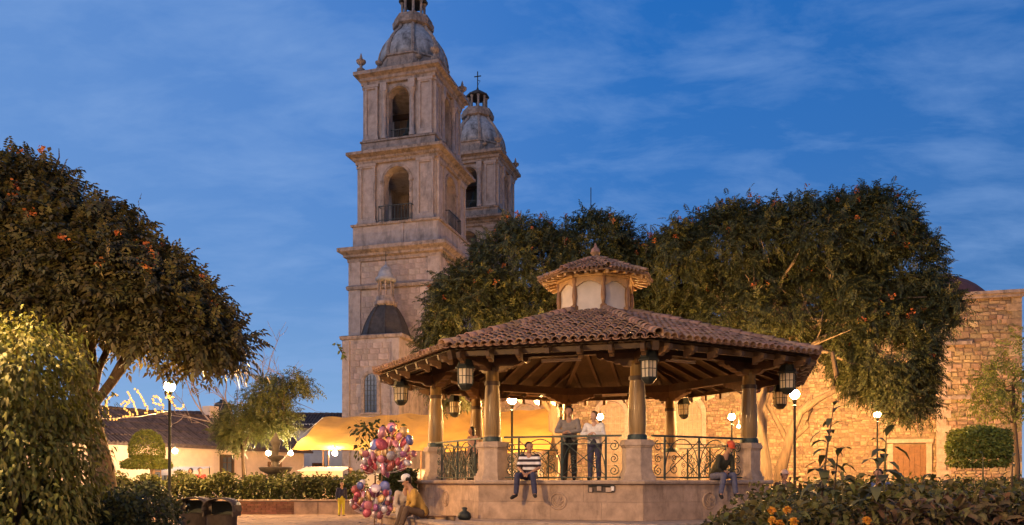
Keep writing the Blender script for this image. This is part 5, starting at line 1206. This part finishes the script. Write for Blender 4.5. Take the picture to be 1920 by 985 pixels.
def blob(name, caps, voxel, mat_, parent, smooth=3):
    mb = MB()
    for c in caps:
        if len(c) == 3: mb.sphere(c[0], c[1], 12, 9, c[2])
        else: mb.capsule(*c)
    me = mb.mesh(name, True, True); tmp = bpy.data.objects.new('tmp', me); COL.objects.link(tmp)
    r = tmp.modifiers.new('r', 'REMESH'); r.mode = 'VOXEL'; r.voxel_size = voxel
    s = tmp.modifiers.new('s', 'SMOOTH'); s.iterations = smooth; s.factor = .5
    dg = bpy.context.evaluated_depsgraph_get(); m2 = bpy.data.meshes.new_from_object(tmp.evaluated_get(dg)); m2.name = name
    bpy.data.objects.remove(tmp); m2.materials.clear(); m2.materials.append(mat_)
    m2.polygons.foreach_set('use_smooth', [True] * len(m2.polygons))
    return add(name, m2, None, parent)
V3 = lambda *a: Vector(a)
def person(label, loc, rz, J, top, bot, hairm=HAIR, skin=SKIN, sleeve='long', hat=None, hair='short', vox=.011, s=1.0, shoes='shoe', group=None, grip=None):
    """J: joints in metres, facing -y; pelvis at its own height. One continuous body; clothes and hair are children"""
    root = empty('person', loc, rz, label, 'person', group)
    j = {k: Vector(v) * s for k, v in J.items()}
    pel, che, nek, hd = j['pelvis'], j['chest'], j['neck'], j['head']
    look = j.get('look', Vector((0, -1, 0))).normalized(); up = Vector((0, 0, 1)); up = (up - look * up.dot(look)).normalized(); side = look.cross(up)
    H = lambda a, b, c: hd + (side * a + look * b + up * c) * s
    sd_ = (j['sh_l'] - j['sh_r']).normalized() * .062 * s
    body = [(pel + sd_, che + sd_, .105 * s, .112 * s), (pel - sd_, che - sd_, .105 * s, .112 * s), (che, nek, .12 * s, .06 * s), (nek, hd - up * .05 * s, .055 * s, .052 * s),
            (H(0, .0, .035), H(0, -.025, .04), .088 * s, .088 * s), (H(0, .03, -.02), H(0, .045, -.075), .062 * s, .042 * s),
            (H(0, .085, .0), H(0, .105, -.03), .012 * s, .018 * s), (H(.085, -.01, 0), H(.09, -.012, -.02), .016 * s, .014 * s), (H(-.085, -.01, 0), H(-.09, -.012, -.02), .016 * s, .014 * s)]
    for q in ('l', 'r'):
        sh, el, wr = j['sh_' + q], j['el_' + q], j['wr_' + q]; hp, kn, ak, to = j['hip_' + q], j['kn_' + q], j['an_' + q], j['toe_' + q]
        body += [(che, sh, .085 * s, .055 * s), (sh, el, .052 * s, .040 * s), (el, wr, .040 * s, .027 * s), (pel, hp, .12 * s, .09 * s), (hp, kn, .082 * s, .055 * s), (kn, ak, .055 * s, .036 * s), (ak, to, .038 * s, .03 * s)]
        fd = j.get('hand_' + q, (wr - el)).normalized(); pn = fd.cross(up if abs(fd.dot(up)) < .9 else Vector((1, 0, 0))).normalized(); pk = pn.cross(fd)
        pe = wr + fd * .085 * s; body.append((wr, pe, .027 * s, .036 * s))
        for i in range(4):
            o_ = pn * (.026 - .0175 * i) * s; l_ = (.066, .075, .07, .055)[i] * s; k1 = pe + o_ + fd * l_ * .55; body += [(pe + o_ * .9, k1, .0105 * s, .0098 * s), (k1, k1 + (fd * .6 - pk * .8).normalized() * l_ * .55, .0098 * s, .0085 * s)]
        t0 = wr + fd * .03 * s + pn * .03 * s; body.append((t0, t0 + (fd * .7 + pn * .7).normalized() * .06 * s, .013 * s, .0105 * s))
    blob('body', body, vox, skin, root)
    g = 1.0
    tp = [(pel + (che - pel) * .05 + sd_, che + sd_, .120 * s, .126 * s), (pel + (che - pel) * .05 - sd_, che - sd_, .120 * s, .126 * s), (che, nek - (nek - che) * .25, .125 * s, .072 * s)]
    for q in ('l', 'r'):
        sh, el, wr = j['sh_' + q], j['el_' + q], j['wr_' + q]
        tp += [(che + (sh - che) * .4, sh, .10 * s, .070 * s)]
        if sleeve == 'long': tp += [(sh, el, .070 * s, .056 * s), (el, wr - (wr - el) * .06, .056 * s, .042 * s)]
        else: tp += [(sh, sh + (el - sh) * .75, .074 * s, .068 * s)]
    blob('shirt', tp, vox * 1.1, top, root)
    bt_ = [(pel, pel + (che - pel) * .12, .147 * s, .145 * s)]
    for q in ('l', 'r'):
        hp, kn, ak = j['hip_' + q], j['kn_' + q], j['an_' + q]
        bt_ += [(pel, hp, .135 * s, .105 * s), (hp, kn, .100 * s, .074 * s), (kn, ak + (kn - ak) * .08, .074 * s, .062 * s)]
    blob('trousers', bt_, vox * 1.1, bot, root)
    for q in ('l', 'r'): blob('shoe', [(j['an_' + q] - up * 0, j['an_' + q] + Vector((0, 0, -.03 * s)), .046 * s, .05 * s), (j['an_' + q] + Vector((0, 0, -.03 * s)), j['toe_' + q], .05 * s, .042 * s)], vox * 1.2, C_[shoes], root)
    hh = [(H(0, -.035, .062), H(0, -.05, .05), .092 * s, .092 * s), (H(.05, -.02, .05), H(-.05, -.02, .05), .062 * s, .062 * s), (H(0, -.06, .0), H(0, -.055, -.04), .07 * s, .05 * s)]
    if hair == 'long': hh += [(H(0, -.07, .03), H(0, -.09, -.22), .085 * s, .07 * s), (H(.06, -.03, .03), H(.06, -.05, -.16), .05 * s, .04 * s), (H(-.06, -.03, .03), H(-.06, -.05, -.16), .05 * s, .04 * s)]
    blob('hair', hh, vox * 1.1, hairm, root)
    e = MB()
    for a in (-1, 1): e.sphere(H(a * .032, .080, .012), .0065 * s, 6, 5); 
    e.tube([H(-.022, .088, -.062), H(0, .094, -.064), H(.022, .088, -.062)], .004 * s, 5); e.build('eyes_and_mouth', HAIR, root)
    if hat: 
        ht = blob('cap', [(H(0, -.01, .075), H(0, -.03, .075), .102 * s, .10 * s)], vox * 1.1, C_[hat], root)
        MB().sphere(H(0, .10, .055), .085 * s, 12, 6, (1, 1.0, .16)).build('peak', C_[hat], ht, True)
    return root

def face_pos(k, s, ap):      # world point on kiosk face k, s metres from its middle, apothem ap
    am_ = 45 * k + 22.5; p = W2 @ (K(ap, am_, 0) + K(s, am_ + 90, 0)); d = (W2.to_3x3() @ K(1, am_, 0)); return p, math.atan2(d.y, d.x) + PI / 2
def find_s(k, px, ap):
    return min(np.linspace(-2.2, 2.2, 441), key=lambda s: abs(960 + F * face_pos(k, s, ap)[0].x / face_pos(k, s, ap)[0].y - px))
def sit(lean=0, hands=None, head=(0, 0), spread=.16, knee=.42, z=.10, sh=.42):
    c = V3(0, -lean * .28, z + .34); n = V3(0, -lean * .48, z + .54)
    return dict(pelvis=(0, .05, z), chest=c, neck=n, head=n + V3(head[0], -.03 - lean * .10, .135), sh_l=c + V3(.185, -lean * .1, .12), sh_r=c + V3(-.185, -lean * .1, .12), el_l=c + V3(.25, -.08, -.15), el_r=c + V3(-.25, -.08, -.15), wr_l=(.06, -.30, z + .06), wr_r=(-.05, -.31, z + .05),
        hand_l=(-.6, -.6, -.3), hand_r=(.6, -.6, -.3), hip_l=(.10, -.02, z), hip_r=(-.10, -.02, z), kn_l=(spread, -knee, z + .02), kn_r=(-spread, -knee, z + .02), an_l=(spread + .05, -knee - .02, z - sh), an_r=(-spread - .05, -knee + .06, z - sh), toe_l=(spread + .1, -knee - .16, z - sh - .05), toe_r=(-spread - .12, -knee - .06, z - sh - .09))
def stand(s=1, arms='rail', hand_z=1.07, fwd=.30):
    J = dict(pelvis=(0, .02, .92), chest=(0, -.03, 1.24), neck=(0, -.05, 1.46), head=(0, -.09, 1.58), sh_l=(.19, -.04, 1.37), sh_r=(-.19, -.04, 1.37), hip_l=(.09, .02, .88), hip_r=(-.09, .02, .88), kn_l=(.10, -.02, .48), kn_r=(-.10, -.03, .48), an_l=(.11, .02, .08), an_r=(-.11, .02, .08), toe_l=(.13, -.13, .035), toe_r=(-.13, -.13, .035))
    if arms == 'rail': J.update(el_l=(.27, -fwd + .1, 1.14), el_r=(-.27, -fwd + .1, 1.14), wr_l=(.03, -fwd - .02, hand_z + .05), wr_r=(-.04, -fwd, hand_z + .07), hand_l=(-1, -.1, -.1), hand_r=(1, -.2, -.1))
    elif arms == 'cross': J.update(el_l=(.26, -.12, 1.12), el_r=(-.26, -.12, 1.12), wr_l=(.0, -.26, 1.14), wr_r=(.02, -.24, 1.18), hand_l=(-1, 0, .2), hand_r=(1, 0, .2))
    else: J.update(el_l=(.25, .02, 1.08), el_r=(-.25, .02, 1.08), wr_l=(.25, -.10, .84), wr_r=(-.25, -.10, .84))
    return J
apE = 5.30 * C8
p, a = face_pos(7, find_s(7, 990, apE), apE - .16); J = sit(.05, spread=.19); J['look'] = V3(.55, -.83, 0)
person('man in striped shirt sitting on kiosk edge with legs dangling', (p.x, p.y, PT), a, J, C_['stripe'], C_['jeans'], sleeve='short')
p, a = face_pos(0, find_s(0, 1352, apE), apE - .16); J = sit(.75, spread=.15); J['look'] = V3(-.1, -.8, -.6); J['hand_l'] = V3(-.5, -.3, .3); J['hand_r'] = V3(.5, -.3, .3)
person('hunched person in orange cap sitting on right kiosk edge', (p.x, p.y, PT), a, J, C_['olive'], C_['jeans2'], hat='orange')
apR = RC * C8 + .12
p, a = face_pos(7, find_s(7, 1063, apR), apR - .30); person('man in grey shirt leaning on kiosk railing', (p.x, p.y, PT), a, {**stand(1, 'rail', 1.05), 'look': V3(.1, -1, -.15)}, C_['grey'], C_['black'], s=1.04)
p, a = face_pos(7, find_s(7, 1110, apR), apR - .30); person('woman in white cardigan leaning on kiosk railing', (p.x, p.y, PT), a, {**stand(1, 'rail', 1.09), 'look': V3(-.45, -.9, -.1)}, C_['white'], C_['jeans'], HAIRB, SKIN2, s=.965)
p = at(888, 900, 23.6); person('person with long black hair standing inside kiosk at left', (p.x, p.y, PT), rad(-55), stand(1, 'down'), C_['pink'], C_['black'], hair='long', s=.93)
p = at(789, 900, 17.3); J = sit(.5, z=.12, sh=.16, knee=.40); J['an_l'] = V3(.2, -.5, -.20); J['an_r'] = V3(-.2, -.5, -.20); J['toe_l'] = V3(.22, -.66, -.25); J['toe_r'] = V3(-.22, -.66, -.25); J['kn_l'] = V3(.2, -.36, .2); J['kn_r'] = V3(-.2, -.36, .2); J['look'] = V3(0, -.9, -.4)
person('vendor in mustard jacket and white cap sitting by the ledge', (p.x, p.y, .17), rad(-70), dict(J), C_['mustard'], C_['brown'], hat='capwhite')
p = at(757, 900, 17.9); J = dict(J); J['look'] = V3(0, -1, -.1); person('person in beige sitting on the ledge behind the vendor', (p.x, p.y, .14), rad(20), J, C_['beige'], C_['beige'], hat=None, s=.97)
p = at(640, 900, 24.0); person('small child in navy top and yellow trousers by brick planter', (p.x, p.y, GZ), rad(30), stand(1, 'down'), C_['navy'], C_['yellow'], s=.62, vox=.012)
for i, (x, y, d, top, bot, rz, s, lab) in enumerate(((375, 884, 33, 'red', 'black', 20, .95, 'person in dark red beside stall before cream house'), (360, 886, 34, 'brown', 'black', -30, .95, 'person in brown next to stall near topiary'), (612, 878, 31.5, 'black', 'jeans', 10, .98, 'dark clothed person at stall under awning'), (573, 882, 32, 'brown', 'jeans', -20, .96, 'person in brown left of stall under awning'), (655, 884, 31, 'navy', 'jeans', 40, .95, 'person in navy right of stall under awning'))):
    p = at(x, 900, d); person(lab, (p.x, p.y, GZ), rad(rz), stand(1, 'down'), C_[top], C_[bot], s=s, vox=.02, group='people at the market stalls')
bn = []
for i, (x, d, top, hat, rz, lab) in enumerate(((1466, 20.5, 'brown', 'pale', 10, 'seated person in pale cap behind the flower bed'), (1535, 18.2, 'black', None, 60, 'seated person with dark hair behind tallest plant'), (1650, 17.6, 'blue', None, -40, 'seated person in blue behind the broad leafed plant'))):
    p = at(x, 900, d); J = sit(.2); J['kn_l'] = V3(.16, -.42, .12)
    person(lab, (p.x, p.y, .33), rad(rz), J, C_[top], C_['jeans'], hat=hat, vox=.016, group='people seated behind the flower bed')
    t = empty('bench', (p.x, p.y + .05, GZ), rad(rz), ['plain bench under the person in pale cap', 'plain bench under the person with dark hair', 'plain bench under the person in blue'][i], 'bench', 'benches behind the flower bed')
    MB().box((0, .05, .33), (1.2, .4, .06)).build('seat', M['wood_mid'], t)
    for sx in (-1, 1): MB().box((sx * .5, .05, .15), (.06, .36, .30)).build('leg', M['iron'], t)
